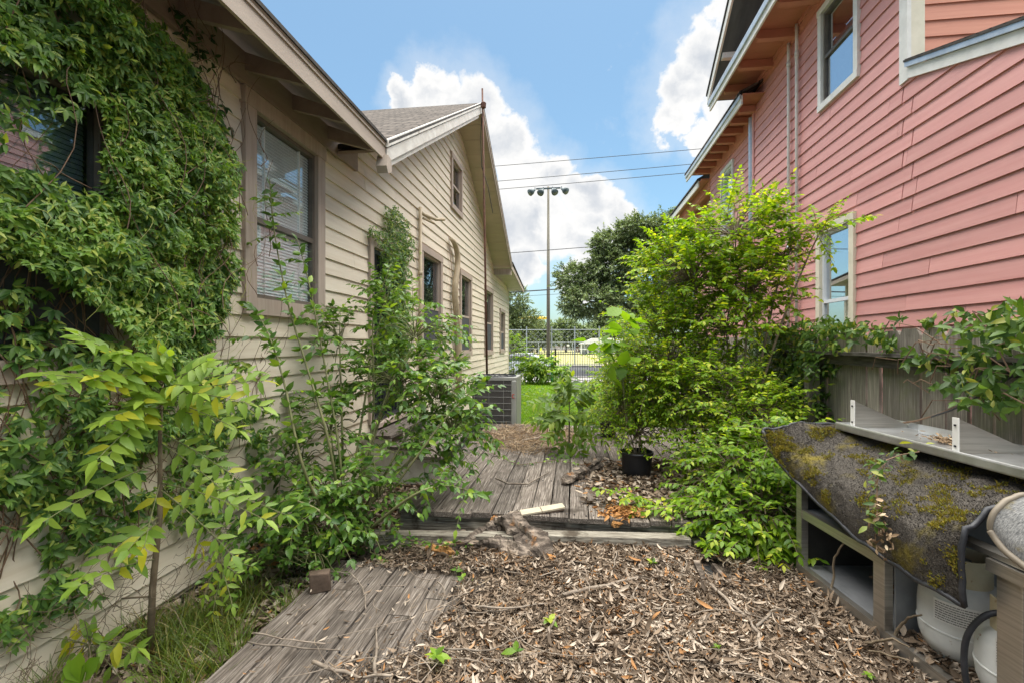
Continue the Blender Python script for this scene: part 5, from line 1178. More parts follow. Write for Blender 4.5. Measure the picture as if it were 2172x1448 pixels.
wallstems(55, LOWER, .4, .9, .003, 1, VSTEM, 'stems'); wallstems(70, STRIP, .4, .9, .0025, 1, VSTEM, 'stems'); wallstems(70, MASS, .3, .8, .003, 1, VSTEM, 'stems', (.10, .24)); wallstems(40, LOW2, .4, 1., .003, 1, VSTEM, 'stems')
wallstems(60, MASS, .15, .4, .0014, -.6, YSTEM, 'pale_shoots', (.12, .26), .05)
# dry roots at the wall foot
n = 170; P0 = np.stack([rng.uniform(WL+.03, WL+.30, n), rng.uniform(1.55, 2.75, n), rng.uniform(-.1, .34, n)], 1); t = np.linspace(0, 1, 7); ph = rng.uniform(0, 6, (n, 1))
Q = P0[:, None]+nrm(rng.normal(0, 1, (n, 3))*[.6, 1, .8])[:, None]*(rng.uniform(.1, .35, (n, 1))*t)[..., None]; Q[..., 1] += .03*np.sin(t*7+ph); Q[..., 2] += .03*np.cos(t*6+ph); Q[..., 2] = np.maximum(Q[..., 2], -.12); Q[..., 0] = np.maximum(Q[..., 0], WL+.03)
V, F = tubes(Q, np.full(n, .002), np.full(n, .001), 3); tag(newobj('root_tangle', npmesh('root_tangle', V, F, STEMB)), 'tangle of dry brown roots at the foot of the cream wall', 'roots', kind='stuff')
# vine over the security door
dv = thing('door_vine', 'small green vine hanging over the iron security door', 'vine', (WL+.05, 5.9, 2.5))
DP1 = [(812,440),(830,450),(858,490),(862,540),(850,590),(838,560),(856,640),(862,700),(850,770),(790,770),(786,700),(800,640),(806,560),(778,500),(772,485),(800,495)]
Pd = wallpts(DP1, 1300, seed=7); Pd[:, 0] += rng.uniform(.03, .16, len(Pd)); leaves(dv, Vt, clusters(Pd, 3, .04, .065), G_VINE, 120)

# ---- young tree with long compound leaves, left foreground --------------------------------------
sb = onZ(318, 1395, -.11); st_ = onY(345, 800, sb.y+.06)
sp_ = thing('compound_leaf_sapling', 'young tree with long compound leaves in the left foreground', 'sapling', sb)
trk = [sb, sb+Vector((.015, .0, .35)), sb.lerp(st_, .5)+Vector((.02, 0, 0)), sb.lerp(st_, .8)+Vector((.0, 0, 0)), st_]
MB().tube(trk, [.017, .015, .012, .009, .005], 8).build('trunk', STEMB, sp_, True)
LT_ = leafT(.36, .22, .28, y1=.28, y2=.66, w2=.78)
lme = npmesh('leaflet', *LT_, G_SAP); lmy = npmesh('leaflet', *LT_, G_SAPY)
FUP = nrm(np.array([.3, -.72, .62]))
def frond(parent, p0, d0, L, n, ll, droop=.25, yellow=False, wsc=1., name='compound_leaf', me=None, rach=STEM):
    p0 = np.array(p0); d0 = nrm(np.array(d0, float)); tt = np.linspace(0, 1, 9); pt = lambda t: p0+d0*L*t-UP*droop*L*t*t
    m = MB(); m.tube([pt(t) for t in tt], [.0032*(1-.6*t) for t in tt], 5); f = m.build(name, rach, parent)
    for i in range(n):
        t = .28+.68*i/max(n-1, 1); tan = nrm(d0-2*droop*t*UP); side = nrm(np.cross(tan, FUP)); s_ = ll*(.65+.5*math.sin(math.pi*(.18+.72*t)))
        for s in (1, -1):
            d = tan*.55+side*s*.85-UP*.12+rng.normal(0, .10, 3); nn = FUP+rng.normal(0, .25, 3)
            M_ = frames(pt(t)[None], d[None], nn[None], np.array([s_*random.uniform(.85, 1.1)]))[0]; newobj('leaflet', me or (lmy if yellow else lme), None, f, Matrix(M_.tolist()))
    M_ = frames(pt(1)[None], nrm(d0-2*droop*UP)[None], (UP+rng.normal(0, .2, 3))[None], np.array([ll*1.05]))[0]; newobj('leaflet', me or (lmy if yellow else lme), None, f, Matrix(M_.tolist())); return f
def tp_(f):
    f = f*(len(trk)-1); i = min(int(f), len(trk)-2); return trk[i].lerp(trk[i+1], f-i)
FR = [  # (height fraction, tip pixel, leaflet pairs, yellow)
 (.99,(250,760),6,0),(1.0,(345,745),6,0),(.98,(150,730),6,0),(.97,(200,815),5,0),(.96,(90,850),6,0),(.97,(450,790),6,0),(.95,(545,800),6,0),(.93,(560,890),6,0),(.9,(500,930),5,0),(.95,(395,830),5,0),
 (.88,(215,990),6,0),(.86,(235,900),6,0),(.9,(300,860),5,0),(.75,(500,1035),6,0),(.72,(470,1060),5,0),(.66,(90,1140),5,0),(.62,(590,1110),6,0),(.6,(560,1130),6,0),(.58,(480,1190),5,0),(.60,(310,1160),2,1),(.60,(410,1150),2,1),
 (.5,(180,1240),5,0),(.48,(270,1180),5,0),(.35,(150,1270),4,0)]
FR += [(h*random.uniform(.92, 1), (tx+random.uniform(-45, 45), ty+random.uniform(-35, 35)), n, 0) for h, (tx, ty), n, yl_ in FR if h > .85 and not yl_]
for h, (tx, ty), n, yl_ in FR:
    p = tp_(h); e = onY(tx, ty, p.y+random.uniform(-.25, .22)); e = e if e.x > -2.02 else onX(tx, ty, random.uniform(-2.02, -1.92)); d = e-p; L_ = d.length
    frond(sp_, p, d/L_+Vector((0, 0, .22)), L_*.98, n, .088 if not yl_ else .095, .13, bool(yl_))
MB().tube([tp_(.22), onY(258, 1268, sb.y-.03)], [.006, .004], 6).build('branch', STEMB, sp_, True)
# yellow-green seedlings at the bottom-left corner
s2 = onZ(190, 1440, -.10); cs = thing('yellow_seedling', 'yellow-green seedling with spotted leaves at the bottom left corner', 'seedling', s2)
MB().tube([s2, s2+Vector((0, 0, .22))], .006, 6).build('stem', STEM, cs)
for (tx, ty, n, y_) in [(60,1355,2,1),(90,1390,2,1),(150,1400,2,1),(280,1385,3,0),(30,1440,2,0),(250,1440,3,0),(300,1370,3,0),(120,1460,2,0),(200,1330,3,0)]:
    e = onY(tx, ty, s2.y+random.uniform(-.10, .15)); p = s2+Vector((0, 0, .16)); frond(cs, p, (e-p).normalized()+Vector((0, 0, .3)), (e-p).length, n, .085, .3, bool(y_))
s3 = onZ(170, 1448, .05); bs = thing('bright_seedling', 'bright lime broad-leaved seedling at the bottom left edge', 'seedling', s3)
for (tx, ty) in [(165,1385),(205,1395),(140,1400),(185,1420),(130,1425)]:
    e = onY(tx, ty, s3.y); d = e-s3; M_ = frames(np.array([s3]), np.array([d.normalized()]), np.array([[.1, -.9, .5]]), np.array([d.length]))[0]
    newobj('leaf', npmesh('leaf', *leafT(.5, .3, .1, y1=.45, y2=.8, w2=.9), G_BIG), None, bs, Matrix(M_.tolist()))
# small low sapling beside the first
s4 = onZ(470, 1330, -.10); ls = thing('low_sapling', 'small lobed-leaf sapling in the grass beside the plank edge', 'sapling', s4)
MB().tube([s4, s4+Vector((.0, .0, .45))], [.006, .003], 6).build('stem', STEM, ls)
for (tx, ty) in [(400,1180),(455,1165),(530,1200),(470,1230),(440,1250),(500,1215),(490,1275),(455,1285)]:
    p = s4+Vector((0, 0, random.uniform(.18, .44))); e = onY(tx, ty, p.y+random.uniform(-.1, .1)); frond(ls, p, (e-p).normalized()+Vector((0, 0, .2)), max((e-p).length, .08), 4, .055, .2)

# ---- glossy privet-like shrub -------------------------------------------------------------------
LG = leafT(.46, .22, .25)
B0 = onZ(735, 1165, -.1)
lig = bush('glossy_shrub', 'tall glossy green shrub growing between cream wall and decks', 'shrub', B0,
  [yb(880,700,4.3,(.30,.35,.22),60), yb(815,640,4.5,(.13,.15,.26),34), yb(840,800,4.1,(.42,.4,.20),85), yb(930,830,4.0,(.28,.35,.2),70), yb(720,720,4.0,(.14,.2,.22),28), yb(700,900,3.7,(.30,.3,.22),36),
   yb(640,980,3.4,(.26,.22,.18),30), yb(700,1060,3.2,(.26,.22,.16),45), yb(800,1040,3.3,(.18,.2,.14),26), yb(890,960,3.7,(.24,.2,.14),28), yb(960,900,3.9,(.22,.3,.14),34), yb(640,1110,2.95,(.22,.16,.10),34)],
  LG, G_LIG, STEM, 6, (.20,.40), (.065,.10), (.15,.55), 300, .014)
# upright wands of the same shrub (own stems, same plant)
W = [([(735,1150),(700,950),(655,790),(610,640),(580,480),(572,380)],3.35,17), ([(735,1150),(720,960),(690,780),(655,600),(628,500)],3.6,14), ([(735,1150),(650,1010),(600,800),(560,690),(520,640)],3.1,12),
     ([(740,1150),(790,900),(790,700),(800,640),(830,560)],4.2,13), ([(740,1150),(860,1000),(950,880),(1010,820),(1030,800)],3.6,11), ([(740,1150),(700,1100),(620,1060),(560,1080)],2.95,9), ([(745,1150),(860,1060),(940,1030),(1010,1045),(1035,1050)],3.25,9)]
allM = []
for pts, Y, n in W:
    P = [B0]+[onY(a, b, Y*(.9+.1*i/len(pts))) for i, (a, b) in enumerate(pts[1:])]; Q = []
    for i in range(len(P)-1):
        p_ = [P[max(i-1, 0)], P[i], P[i+1], P[min(i+2, len(P)-1)]]
        for k in range(6): Q.append(Vector([cr(p_[0][c], p_[1][c], p_[2][c], p_[3][c], k/6) for c in range(3)]))
    Q.append(P[-1]); m = MB(); m.tube(Q, [.011*(1-.8*i/len(Q)) for i in range(len(Q))], 6); m.build('wand', STEM, lig, True)
    Qn = np.array([tuple(q) for q in Q]); k0 = int(len(Qn)*.35); idx = np.linspace(k0, len(Qn)-2, n*3).astype(int); pos = Qn[idx]; tan = nrm(Qn[idx+1]-Qn[idx]); side = nrm(np.cross(tan, UP+rng.normal(0, .4, tan.shape)))
    for s in (1, -1): allM.append(frames(pos, tan*.35+side*s*.8+rng.normal(0, .25, tan.shape), UP*.4+np.array([.3, -.5, 0])+rng.normal(0, .4, tan.shape), rng.uniform(.05, .085, len(pos))))
    j = rng.choice(np.arange(k0, len(Qn)-1), 5); M_, PP = twigs(Qn[j], nrm(rng.normal(0, 1, (5, 3))*[1, .7, .3]+UP*.3), rng.uniform(.12, .28, 5), 5, rng.uniform(.1, .4, 5), .045, .075); allM.append(M_)
    V, F = tubes(PP, np.full(5, .003), np.full(5, .001), 3); newobj('twig', npmesh('twig', V, F, STEM), None, lig)
leaves(lig, LG, np.concatenate(allM), G_LIG, 160, part_name='wand_foliage')
# low ground cover below it
bush('ground_ivy', 'low leafy ground cover at the foot of the glossy shrub', 'ground cover', onZ(640, 1210, -.1),
  [yb(560,1190,2.75,(.30,.15,.06),34), yb(660,1180,2.85,(.24,.15,.06),34), yb(780,1150,3.1,(.25,.12,.05),26), yb(600,1150,2.95,(.3,.2,.1),30)], leafT(.6,.2,.2), G_LIG, STEM, 4, (.10,.2), (.035,.055), (.0,.3), 120, .004)
for i, (pts, lab) in enumerate([([(850,1140),(900,1150),(950,1155),(985,1150)], 'trailing vine with round leaves along the dark step timber'), ([(870,1090),(930,1085),(1000,1095),(1060,1100)], 'wispy vine hanging on the raised deck edge'), ([(955,1145),(960,1170),(975,1200),(985,1230)], 'short runner creeping from the log onto the planks'), ([(1020,950),(1100,985),(1180,975),(1240,985)], 'small green creeper patch on the raised deck planks')]):
    z = .19 if i == 3 else .10 if i < 2 else .03; P = [onZ(a, b, z) for a, b in pts]; t_ = thing('creeping_vine', lab, 'vine', P[0], 'creepers on the decks'); MB().tube(P, .003, 5).build('stem', VSTEM, t_)
    n = 55; f = rng.random(n)*(len(P)-1); pos = np.array([tuple(P[int(q)].lerp(P[int(q)+1], q-int(q))) for q in f])+rng.normal(0, .03, (n, 3))*[1, 1, .35]; pos[:, 2] = np.maximum(pos[:, 2], z)
    leaves(t_, leafT(.7, .2, .2), frames(pos, rng.normal(0, 1, (n, 3))*[1, 1, .4], UP+rng.normal(0, .5, (n, 3)), rng.uniform(.02, .045, n)), G_LIG, 40)
# seedlings in the litter
for (px, py, s, lab) in [(925,1400,.07,'three-leaf seedling in the litter at the bottom edge, left of centre'),(1095,1390,.075,'broad seedling in the litter at the bottom centre'),(1165,1320,.06,'pale seedling standing in the litter centre'),(980,1228,.055,'seedling on the planks below the bark pile'),(1385,1195,.055,'seedling in the litter below the pale step timber'),(1522,1380,.04,'tiny dark seedling in the litter near the cabinet'),(1840,1440,.04,'tiny seedling by the cabinet foot')]:
    p = onZ(px, py+14, .03); t_ = thing('seedling', lab, 'seedling', p, 'seedlings in the litter'); top = p+Vector((0, 0, .05)); MB().tube([p, top], .0025, 5).build('stem', STEM, t_)
    n = int(rng.integers(3, 8)); a = np.arange(n)*6.283/n*rng.uniform(.7, 1)+rng.random()*6; d = np.stack([np.cos(a), np.sin(a), rng.uniform(-.1, .7, n)], 1); me = npmesh('leaf', *leafT(.55, .2, .25), G_BUSHD)
    for M_ in frames(np.repeat(np.array(top)[None], n, 0), d, np.repeat(UP[None], n, 0)+rng.normal(0, .2, (n, 3)), rng.uniform(.45, 1.0, n)*s): newobj('leaf', me, None, t_, Matrix(M_.tolist()))
# long grass tuft, bottom left
def blades(name, label, P, h, lean, w, mt_, parent=None):
    n = len(P); a = rng.uniform(0, 6.283, n); d = nrm(np.stack([np.cos(a)*lean, np.sin(a)*lean, np.ones(n)], 1)*np.stack([rng.uniform(.2, 1, n)]*2+[np.ones(n)], 1)); side = nrm(np.cross(d, UP+rng.normal(0, .2, (n, 3)))); hh = rng.uniform(.5, 1, n)*h
    t = np.array([0, .4, .75, 1]); bend = np.stack([np.cos(a), np.sin(a), -.6*np.ones(n)], 1)*rng.uniform(.1, .7, (n, 1))
    C = P[:, None]+d[:, None]*(hh[:, None]*t)[..., None]+bend[:, None]*(hh[:, None]*t**2)[..., None]*lean; ww = (w*np.array([1, .9, .55, .05]))[None, :, None]
    V = np.stack([C-side[:, None]*ww, C+side[:, None]*ww], 2).reshape(-1, 3); I = np.arange(n*8).reshape(n, 4, 2); F = np.stack([I[:, :-1, 0], I[:, :-1, 1], I[:, 1:, 1], I[:, 1:, 0]], -1).reshape(-1, 4)
    o = newobj(name, npmesh(name, V, F, mt_, np.repeat(np.clip(vnoise(P[:, 0]+30, P[:, 1]+30, .5, 81)*.8+rng.normal(.1, .2, n), 0, .999), 8)), None, parent); return tag(o, label, 'grass', kind='stuff')
n = 5200; x = rng.uniform(-2.3, -1.6, n); y = rng.uniform(1.15, 2.7, n); k = (vnoise(x+4, y+4, .16, 51) > .38); blades('long_grass', 'tuft of long drooping grass beside the lower deck planks', np.stack([x, y, np.full(n, -.12)], 1)[k], .26, .75, .0022, G_TUFT)
n = 60000; x = rng.uniform(-2.0, 2.3, n); y = 7.5+12.4*rng.random(n)**1.3; blades('lawn_grass', 'bright green lawn grass between the deck and the iron fence', np.stack([x, y, np.array([zground(q) for q in y])], 1), .11, .8, .006, G_GRASS)

n = 900; x = rng.uniform(-1.6, 2.2, n); y = 7.6+11*rng.random(n); k = vnoise(x+3, y+3, .6, 83) > .5; x, y = x[k], y[k]; n = len(x); a = rng.uniform(0, 6.28, n)
o = newobj('lawn_weeds', inst('lawn_weeds', leafT(.5, .2, .3), frames(np.stack([x, y, np.array([zground(q)+.03 for q in y])], 1), np.stack([np.cos(a), np.sin(a), np.full(n, .7)], 1), UP+rng.normal(0, .3, (n, 3)), rng.uniform(.06, .16, n)), G_BUSHD)); tag(o, 'broad-leaved weeds growing through the lawn', 'weeds', kind='stuff')
# ---- right-hand shrubs --------------------------------------------------------------------------
BT = leafT(.48, .2, .22)
bush('young_tree', 'tall bright young tree with a leafy crown before the pink house', 'tree', onZ(1560, 1060, .0),
  [yb(1560,490,5.0,(.38,.4,.26),150), yb(1470,590,5.1,(.44,.4,.30),170), yb(1590,600,4.9,(.30,.33,.25),125), yb(1665,545,4.8,(.18,.2,.09),28), yb(1740,490,4.7,(.17,.12,.03),16), yb(1540,690,4.9,(.40,.4,.22),110), yb(1420,560,5.2,(.22,.3,.2),55)],
  BT, G_BUSH, STEMB, 9, (.26,.46), (.052,.086), (.05,.40), 300, .018, .5)
bush('bright_shrub', 'dense yellow-green shrub spilling over the raised deck by the fence', 'shrub', onZ(1490, 1030, .0),
  [yb(1420,760,4.9,(.36,.4,.28),190), yb(1370,810,4.9,(.34,.35,.14),150), yb(1500,830,4.7,(.40,.4,.28),230), yb(1580,880,4.4,(.32,.35,.24),170), yb(1500,930,4.4,(.26,.25,.16),100), yb(1330,790,5.3,(.26,.4,.18),110), yb(1400,690,5.3,(.36,.4,.25),150)],
  BT, G_BUSH, STEMB, 10, (.24,.46), (.040,.064), (.1,.42), 300, .012, .4, tr=.003)
bush('lower_shrub', 'low arching green shrub between the black pot and the steel cabinet', 'shrub', onZ(1580, 1110, .0),
  [yb(1560,990,3.9,(.34,.3,.20),150), yb(1500,1020,3.9,(.22,.22,.12),60), yb(1620,1080,3.5,(.24,.2,.18),110), yb(1580,1110,3.45,(.26,.2,.13),90), yb(1650,960,3.8,(.22,.25,.2),80)],
  BT, G_BUSHD, STEMB, 7, (.2,.38), (.05,.075), (.15,.6), 300, .010, .25)
# arching sprays over the deck
sv_ = thing('arching_sprays', 'long bright sprays arching from the shrub across the raised deck edge', 'shrub', onZ(1560, 1090, .1)); allM = []
for pts, Y in [([(1560,1060),(1480,1050),(1380,1060),(1270,1035)],3.75), ([(1580,1100),(1500,1110),(1450,1125),(1420,1150)],3.45), ([(1600,1120),(1560,1160),(1530,1170),(1490,1150)],3.3), ([(1600,1100),(1620,1150),(1600,1180),(1560,1200)],3.2), ([(1540,1040),(1440,1070),(1350,1085),(1330,1090)],3.6), ([(1640,1100),(1660,1150),(1680,1190)],3.2)]:
    P = [onY(a, b, Y) for a, b in pts]; Q = []
    for i in range(len(P)-1):
        for k in range(6): Q.append(P[i].lerp(P[i+1], k/6))
    Q.append(P[-1]); MB().tube(Q, [.006*(1-.7*i/len(Q)) for i in range(len(Q))], 5).build('spray_stem', STEMB, sv_); Qn = np.array([tuple(q) for q in Q])
    pos = np.repeat(Qn[1:], 2, 0)+rng.normal(0, .01, (2*len(Qn)-2, 3)); tan = nrm(np.repeat(np.diff(Qn, axis=0), 2, 0)); side = nrm(np.cross(tan, UP))
    for s in (1, -1): allM.append(frames(pos, tan*.5+side*s*.8-UP*.1+rng.normal(0, .2, tan.shape), UP+rng.normal(0, .3, tan.shape), rng.uniform(.05, .075, len(pos))))
    j = rng.integers(1, len(Qn)-1, 10); M_, PP = twigs(Qn[j], nrm(rng.normal(0, 1, (10, 3))*[1, 1, .2]+UP*.1), rng.uniform(.12, .26, 10), 6, rng.uniform(.1, .3, 10), .04, .065); allM.append(M_)
leaves(sv_, BT, np.concatenate(allM), G_BUSH, 260)
# broad-leaved catalpa-like plant
bl = thing('broad_leaf_plant', 'plant with big round light-green leaves at the left of the shrubs', 'shrub', onZ(1330, 990, .17)); bb = onY(1330, 900, 4.6); n = 46
MB().tube([bb, onY(1320, 800, 4.6), onY(1300, 700, 4.6)], [.012, .01, .005], 6).build('stem', STEM, bl)
P = np.array([tuple(onY(1308+rng.normal(0, 24), 722+rng.normal(0, 34), 4.5+rng.normal(0, .15))) for _ in range(n)]); d = rng.normal(0, 1, (n, 3))*[1, .7, .4]+[-.5, -.3, -.1]
leaves(bl, leafT(.85, .12, .2, y1=.33, y2=.7, w2=.75), frames(P, d, UP+rng.normal(0, .35, (n, 3)), rng.uniform(.11, .18, n)), G_BIG, 46)
# pinnate sapling on the raised deck
FUP = nrm(np.array([0, -.75, .65])); ps = onZ(1207, 962, .17); pn = thing('pinnate_sapling', 'dark green pinnate sapling rising from the raised deck by the pot', 'sapling', ps); lmd = npmesh('leaflet', *LT_, G_DARKS); ptop = onY(1208, 845, ps.y)
MB().tube([ps, ps.lerp(ptop, .6), ptop], [.010, .008, .004], 6).build('trunk', STEMB, pn)
for (h, tx, ty, n) in [(1,1180,800,6),(1,1215,790,6),(1,1260,815,6),(.95,1150,840,5),(.9,1255,840,5),(.8,1145,880,5),(.8,1275,880,5),(.7,1165,900,5),(.6,1260,910,5),(.5,1160,935,5),(.45,1250,945,5),(.35,1180,960,4),(.35,1235,965,4),(.7,1205,880,5),(.9,1195,830,5),(.6,1135,905,5)]:
    for q in range(2):
        p = ps.lerp(ptop, h*random.uniform(.9, 1)); e = onY(tx+q*random.uniform(-30, 30), ty+q*random.uniform(-25, 25), ps.y+random.uniform(-.3, .2)); frond(pn, p, (e-p).normalized()+Vector((0, 0, .2)), (e-p).length, n, .115, .15, me=lmd)
# pots
def pot(label, c, r, h):
    t = thing('plant_pot', label, 'plant pot', c, 'black nursery pots')
    MB().lathe(c, [(0, .0), (r*.84, 0), (r*.87, h*.3), (r*.88, h*.32), (r*.92, h*.68), (r*.935, h*.70), (r*.955, h*.9), (r*.96, h*.905), (r*1.03, h*.91), (r*1.04, h), (r*.97, h), (r*.94, h*.86), (0, h*.85)], 36).build('shell', PLASTIC, t, True)
    MB().lathe(c+Vector((0, 0, h*.86)), [(r*.93, 0), (r*.5, .012), (0, .02)], 24).build('soil', SOIL, t); return t
pc = onZ(1350, 1008, .17); pot('large black nursery pot on the raised deck under the bright shrub', pc, .155, .24)
pc2 = onZ(1290, 925, .17); pot('smaller black nursery pot farther back, left of the shrub', pc2, .12, .20)
bush('potted_plant', 'leafy bright green plant growing in the large black pot', 'potted plant', pc+Vector((0, 0, .21)),
  [(tuple(pc+Vector((-.0, .03, .42))), (.22,.18,.14), 80), (tuple(pc+Vector((.1, .1, .68))), (.26,.24,.18), 80), (tuple(pc+Vector((-.12, .05, .62))), (.2,.2,.16), 60)], BT, G_BUSH, STEMB, 7, (.15,.28), (.035,.055), (.0,.3), 200, .007, .6)
bush('potted_plant', 'green leafy plant in the smaller black pot farther back', 'potted plant', pc2+Vector((0, 0, .17)),
  [(tuple(pc2+Vector((0, 0, .35))), (.16,.16,.14), 50), (tuple(pc2+Vector((.02, 0, .55))), (.16,.16,.15), 50)], BT, G_BUSHD, STEMB, 6, (.12,.25), (.04,.06), (.1,.5), 80, .006, .5)
# ---- vine on the wood fence ---------------------------------------------------------------------
fv = thing('fence_vine', 'dark glossy vine heaped over the fence left of the tray', 'vine', (XF-.1, 4.2, 0)); allM = []
def fencepts(poly, dens, off, seed, thr=.4):
    P = wallpts(poly, dens, XF, seed=seed); P = P[vnoise(P[:, 1]+2, P[:, 2]+2, .12, seed+40) > thr]; P[:, 0] -= rng.uniform(*off, len(P)); return P
def fclusters(P, nl, l0, l1):
    M_ = clusters(P*[-1, 1, 1], nl, l0, l1, 1, .35); M_ = M_.copy(); M_[:, 0, :] *= -1; return M_
PA = fencepts([(1605,715),(1660,695),(1720,695),(1780,680),(1850,678),(1885,690),(1870,720),(1800,755),(1765,800),(1770,860),(1740,905),(1690,900),(1640,850),(1600,790)], 1500, (-.05, .22), 61, .25)
leaves(fv, leafT(.42, .25, .22), fclusters(PA, 3, .045, .075), G_FVINE, 260)
fv2 = thing('fence_vine', 'lighter vine trailing down the pickets at the right edge', 'vine', (XF-.1, 2.6, .6))
PB = np.concatenate([fencepts([(2080,690),(2172,650),(2260,640),(2260,860),(2140,880),(2110,840),(2060,830),(2020,800),(2090,790),(2130,740)], 1000, (.02, .22), 62, .30), fencepts([(1880,690),(2000,745),(2172,745),(2172,775),(1950,775),(1900,745)], 1000, (.03, .14), 63, .45), fencepts([(1900,690),(2000,655),(2080,668),(2200,645),(2200,690),(2000,692)], 900, (-.05, .06), 64, .5)])
leaves(fv2, leafT(.42, .25, .22), fclusters(PB, 3, .05, .08), G_FVINE, 280)
m = MB()
for i in range(26):
    a = onX(random.uniform(1900, 2160), random.uniform(690, 850), XF-.10); b = a+Vector((random.uniform(-.12, .05), random.uniform(-.4, .4), random.uniform(-.15, .12))); c = (a+b)/2+Vector((-.05, 0, .05)); m.tube([a, a.lerp(c, .6), c, b.lerp(c, .6), b], .003, 4, False)
m.build('stems', VSTEM, fv2)
# sprig on the rug
sg_ = thing('rug_sprig', 'green and withered vine sprig lying across the mossy rug', 'vine', cp(.75, 0, .9)); sP = [cp(.62, .22, .93), cp(.66, .10, .925), cp(.70, .0, .91), cp(.74, -.075, .83), cp(.78, -.105, .70), cp(.80, -.11, .60)]
MB().tube(sP, .003, 5).build('stem', VSTEM, sg_); n = 60; f = rng.random(n)*(len(sP)-1); pos = np.array([tuple(sP[int(q)].lerp(sP[int(q)+1], q-int(q))) for q in f])+rng.normal(0, .022, (n, 3)); pos += np.array(DN)*-.015+UP*.008
leaves(sg_, leafT(.42, .25, .25), frames(pos, rng.normal(0, 1, (n, 3))*[1, 1, .6], np.array([-.6, -.2, .8])+rng.normal(0, .4, (n, 3)), rng.uniform(.03, .055, n)), G_FVINE, 60)
n = 50; pos = np.array([tuple(cp(.82+rng.normal(0, .03), -.12, .62+rng.normal(0, .07))) for _ in range(n)]); o = newobj('withered_leaves', inst('withered_leaves', curlT(), frames(pos, rng.normal(0, 1, (n, 3)), rng.normal(0, 1, (n, 3)), rng.uniform(.02, .04, n)), NEEDLE), None, sg_); o['kind'] = 'stuff'
# ---- shrubs by the street fence -----------------------------------------------------------------
bush('street_shrub', 'leafy green shrub with drooping leaves at the foot of the iron fence', 'shrub', (onY(1160, 800, 19.2).x, 19.2, -.22),
  [yb(1145,775,19,(.6,.4,.28),80), yb(1180,790,18.8,(.5,.4,.2),45), yb(1122,788,19.2,(.4,.4,.28),45)], leafT(.35,.2,.3), G_BUSHD, STEM, 6, (.3,.55), (.16,.28), (.2,.7), 60, .02)
bush('street_shrub', 'yellow-green bush at the far corner of the cream house', 'shrub', (onY(1090, 790, 18.4).x, 18.4, -.2),
  [yb(1092,740,18.4,(.35,.3,.5),70), yb(1088,790,18.4,(.4,.3,.35),60)], leafT(.4,.2,.3), G_BUSHD, STEM, 6, (.3,.5), (.08,.14), (.1,.5), 0, .02)
bush('street_shrub', 'green bush at the right end of the visible iron fence', 'shrub', (onY(1320, 790, 17).x, 17, -.2),
  [yb(1320,760,17,(.7,.5,.5),110), yb(1340,700,17,(.7,.5,.5),90)], leafT(.45,.2,.3), G_BUSHD, STEM, 6, (.3,.5), (.10,.16), (.1,.5), 0, .02)
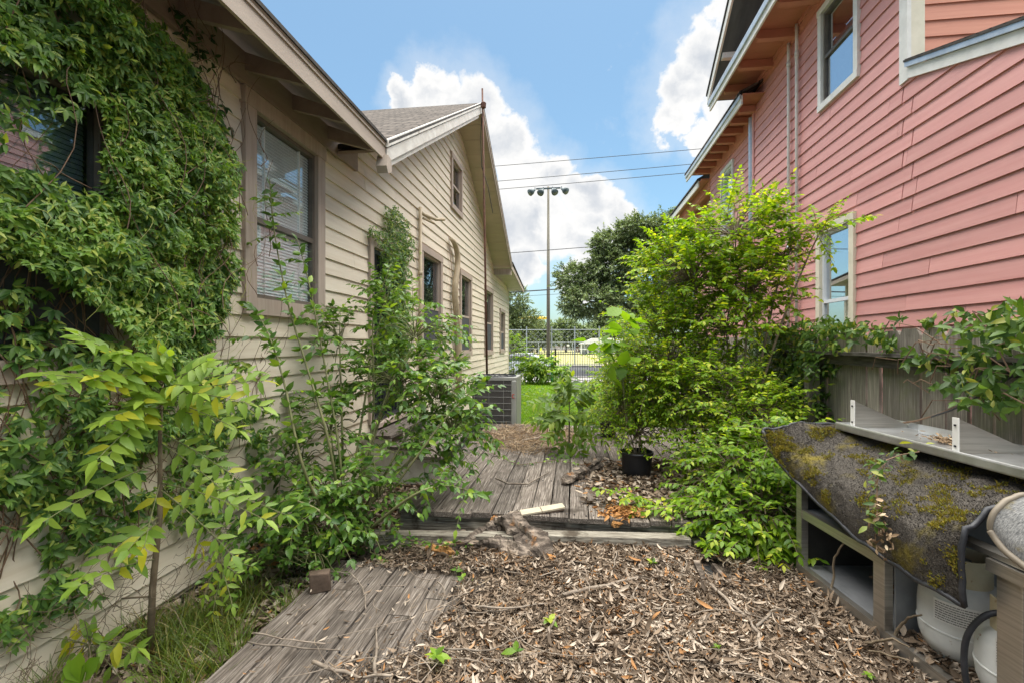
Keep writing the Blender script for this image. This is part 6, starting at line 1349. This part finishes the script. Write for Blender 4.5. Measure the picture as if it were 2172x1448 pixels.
# ---- trees --------------------------------------------------------------------------------------
def tree(label, base, blobs, leaf=(.15,.25), K=11, tl=(.35,.75), r=.3, group='park trees', lm=G_OAK):
    base = Vector(base); t = thing('oak_tree', label, 'tree', base, group); top = np.mean([b[0] for b in blobs], 0); fork = base.lerp(Vector(top), .42); fork.x = base.x*.7+top[0]*.3
    Ms = []; PS = []; m = MB(); m.tube([base, base.lerp(fork, .5)+Vector((.1, 0, 0)), fork], [r, r*.8, r*.65], 10); m.build('trunk', BARK, t, True); SP = []
    for c, rr_, n in blobs:
        n = int(n*1.7); p, u = ell(c, rr_, n, .35); M_, P_ = twigs(p, u*.9+UP*.35+rng.normal(0, .5, (n, 3)), rng.uniform(*tl, n), K, rng.uniform(0, .3, n), *leaf, jit=.5); Ms.append(M_); PS.append(P_)
        f = np.linspace(0, 1, 7)[:, None]; mid = (np.array(fork)+np.array(c))/2+rng.normal(0, .3, 3); SP.append((1-f)**2*np.array(fork)+2*f*(1-f)*mid+f*f*np.array(c))
    V1, F1 = tubes(np.concatenate(PS), np.array([.02]), np.array([.005]), 3); V2, F2 = tubes(np.array(SP), np.array([r*.45]), np.array([r*.1]), 6)
    newobj('limbs', npmesh('limbs', np.concatenate([V2, V1]), np.concatenate([F2, F1+len(V2)]), BARK, smooth=True), None, t)
    M_ = np.concatenate(Ms); o = newobj('crown', inst('crown', leafT(.5, .3, .2, True), M_, lm), None, t); o['kind'] = 'stuff'; return t
Y = 33
tree('large dark oak tree over the street, behind the bright young tree', (onY(1440, 760, Y).x, Y, -.5),
  [yb(1250,640,Y-1,(2.0,2,1.0),330), yb(1220,590,Y,(1.3,1.6,.9),170), yb(1300,570,Y,(1.8,2,1.3),360), yb(1290,520,Y,(1.1,1.6,.8),160), yb(1370,530,Y+1,(2.0,2.2,1.5),420), yb(1345,490,Y,(1.2,1.6,.7),160), yb(1420,490,Y,(1.8,2,1.1),300), yb(1460,560,Y,(2.2,2.2,2.0),400), yb(1340,640,Y,(2.4,2.2,1.1),380), yb(1420,640,Y,(2,2,1.4),260)])
Y = 47
tree('dark oak tree at the left of the light pole', (onY(1085, 760, Y).x, Y, -.5), [yb(1080,640,Y,(2.2,2,1.7),260), yb(1110,680,Y,(1.9,2,1.3),260), yb(1090,700,Y,(2.2,2,1.3),240), yb(1060,660,Y,(2.2,2,1.7),200)], leaf=(.13,.22))
for i, (px, py, sx, sz, lab) in enumerate([(1140,705,3.2,2.6,'distant tree just left of the light pole'),(1090,720,3.6,2.4,'distant tree behind the pale parked car'),(1200,700,3.8,2.6,'distant tree just right of the light pole'),(1245,712,3.4,2.2,'distant tree above the white pavilion'),(1290,690,3.6,3.0,'distant tree at the right of the pavilion'),(1350,680,5,4,'distant tree hidden behind the broad leaf plant')]):
    Y = 96+3*i; c = onY(px, py, Y); tree(lab, (c.x, Y, -.45), [(tuple(c+Vector((0, 0, -.2))), (sx, 2, sz), 230), (tuple(c+Vector((sx*.5, 0, -.9))), (sx*.8, 2, sz*.7), 140), (tuple(c+Vector((-sx*.5, 0, -.9))), (sx*.8, 2, sz*.7), 140)], leaf=(.35,.6), tl=(.6,1.2), K=8, r=.3, group='distant trees behind the field')
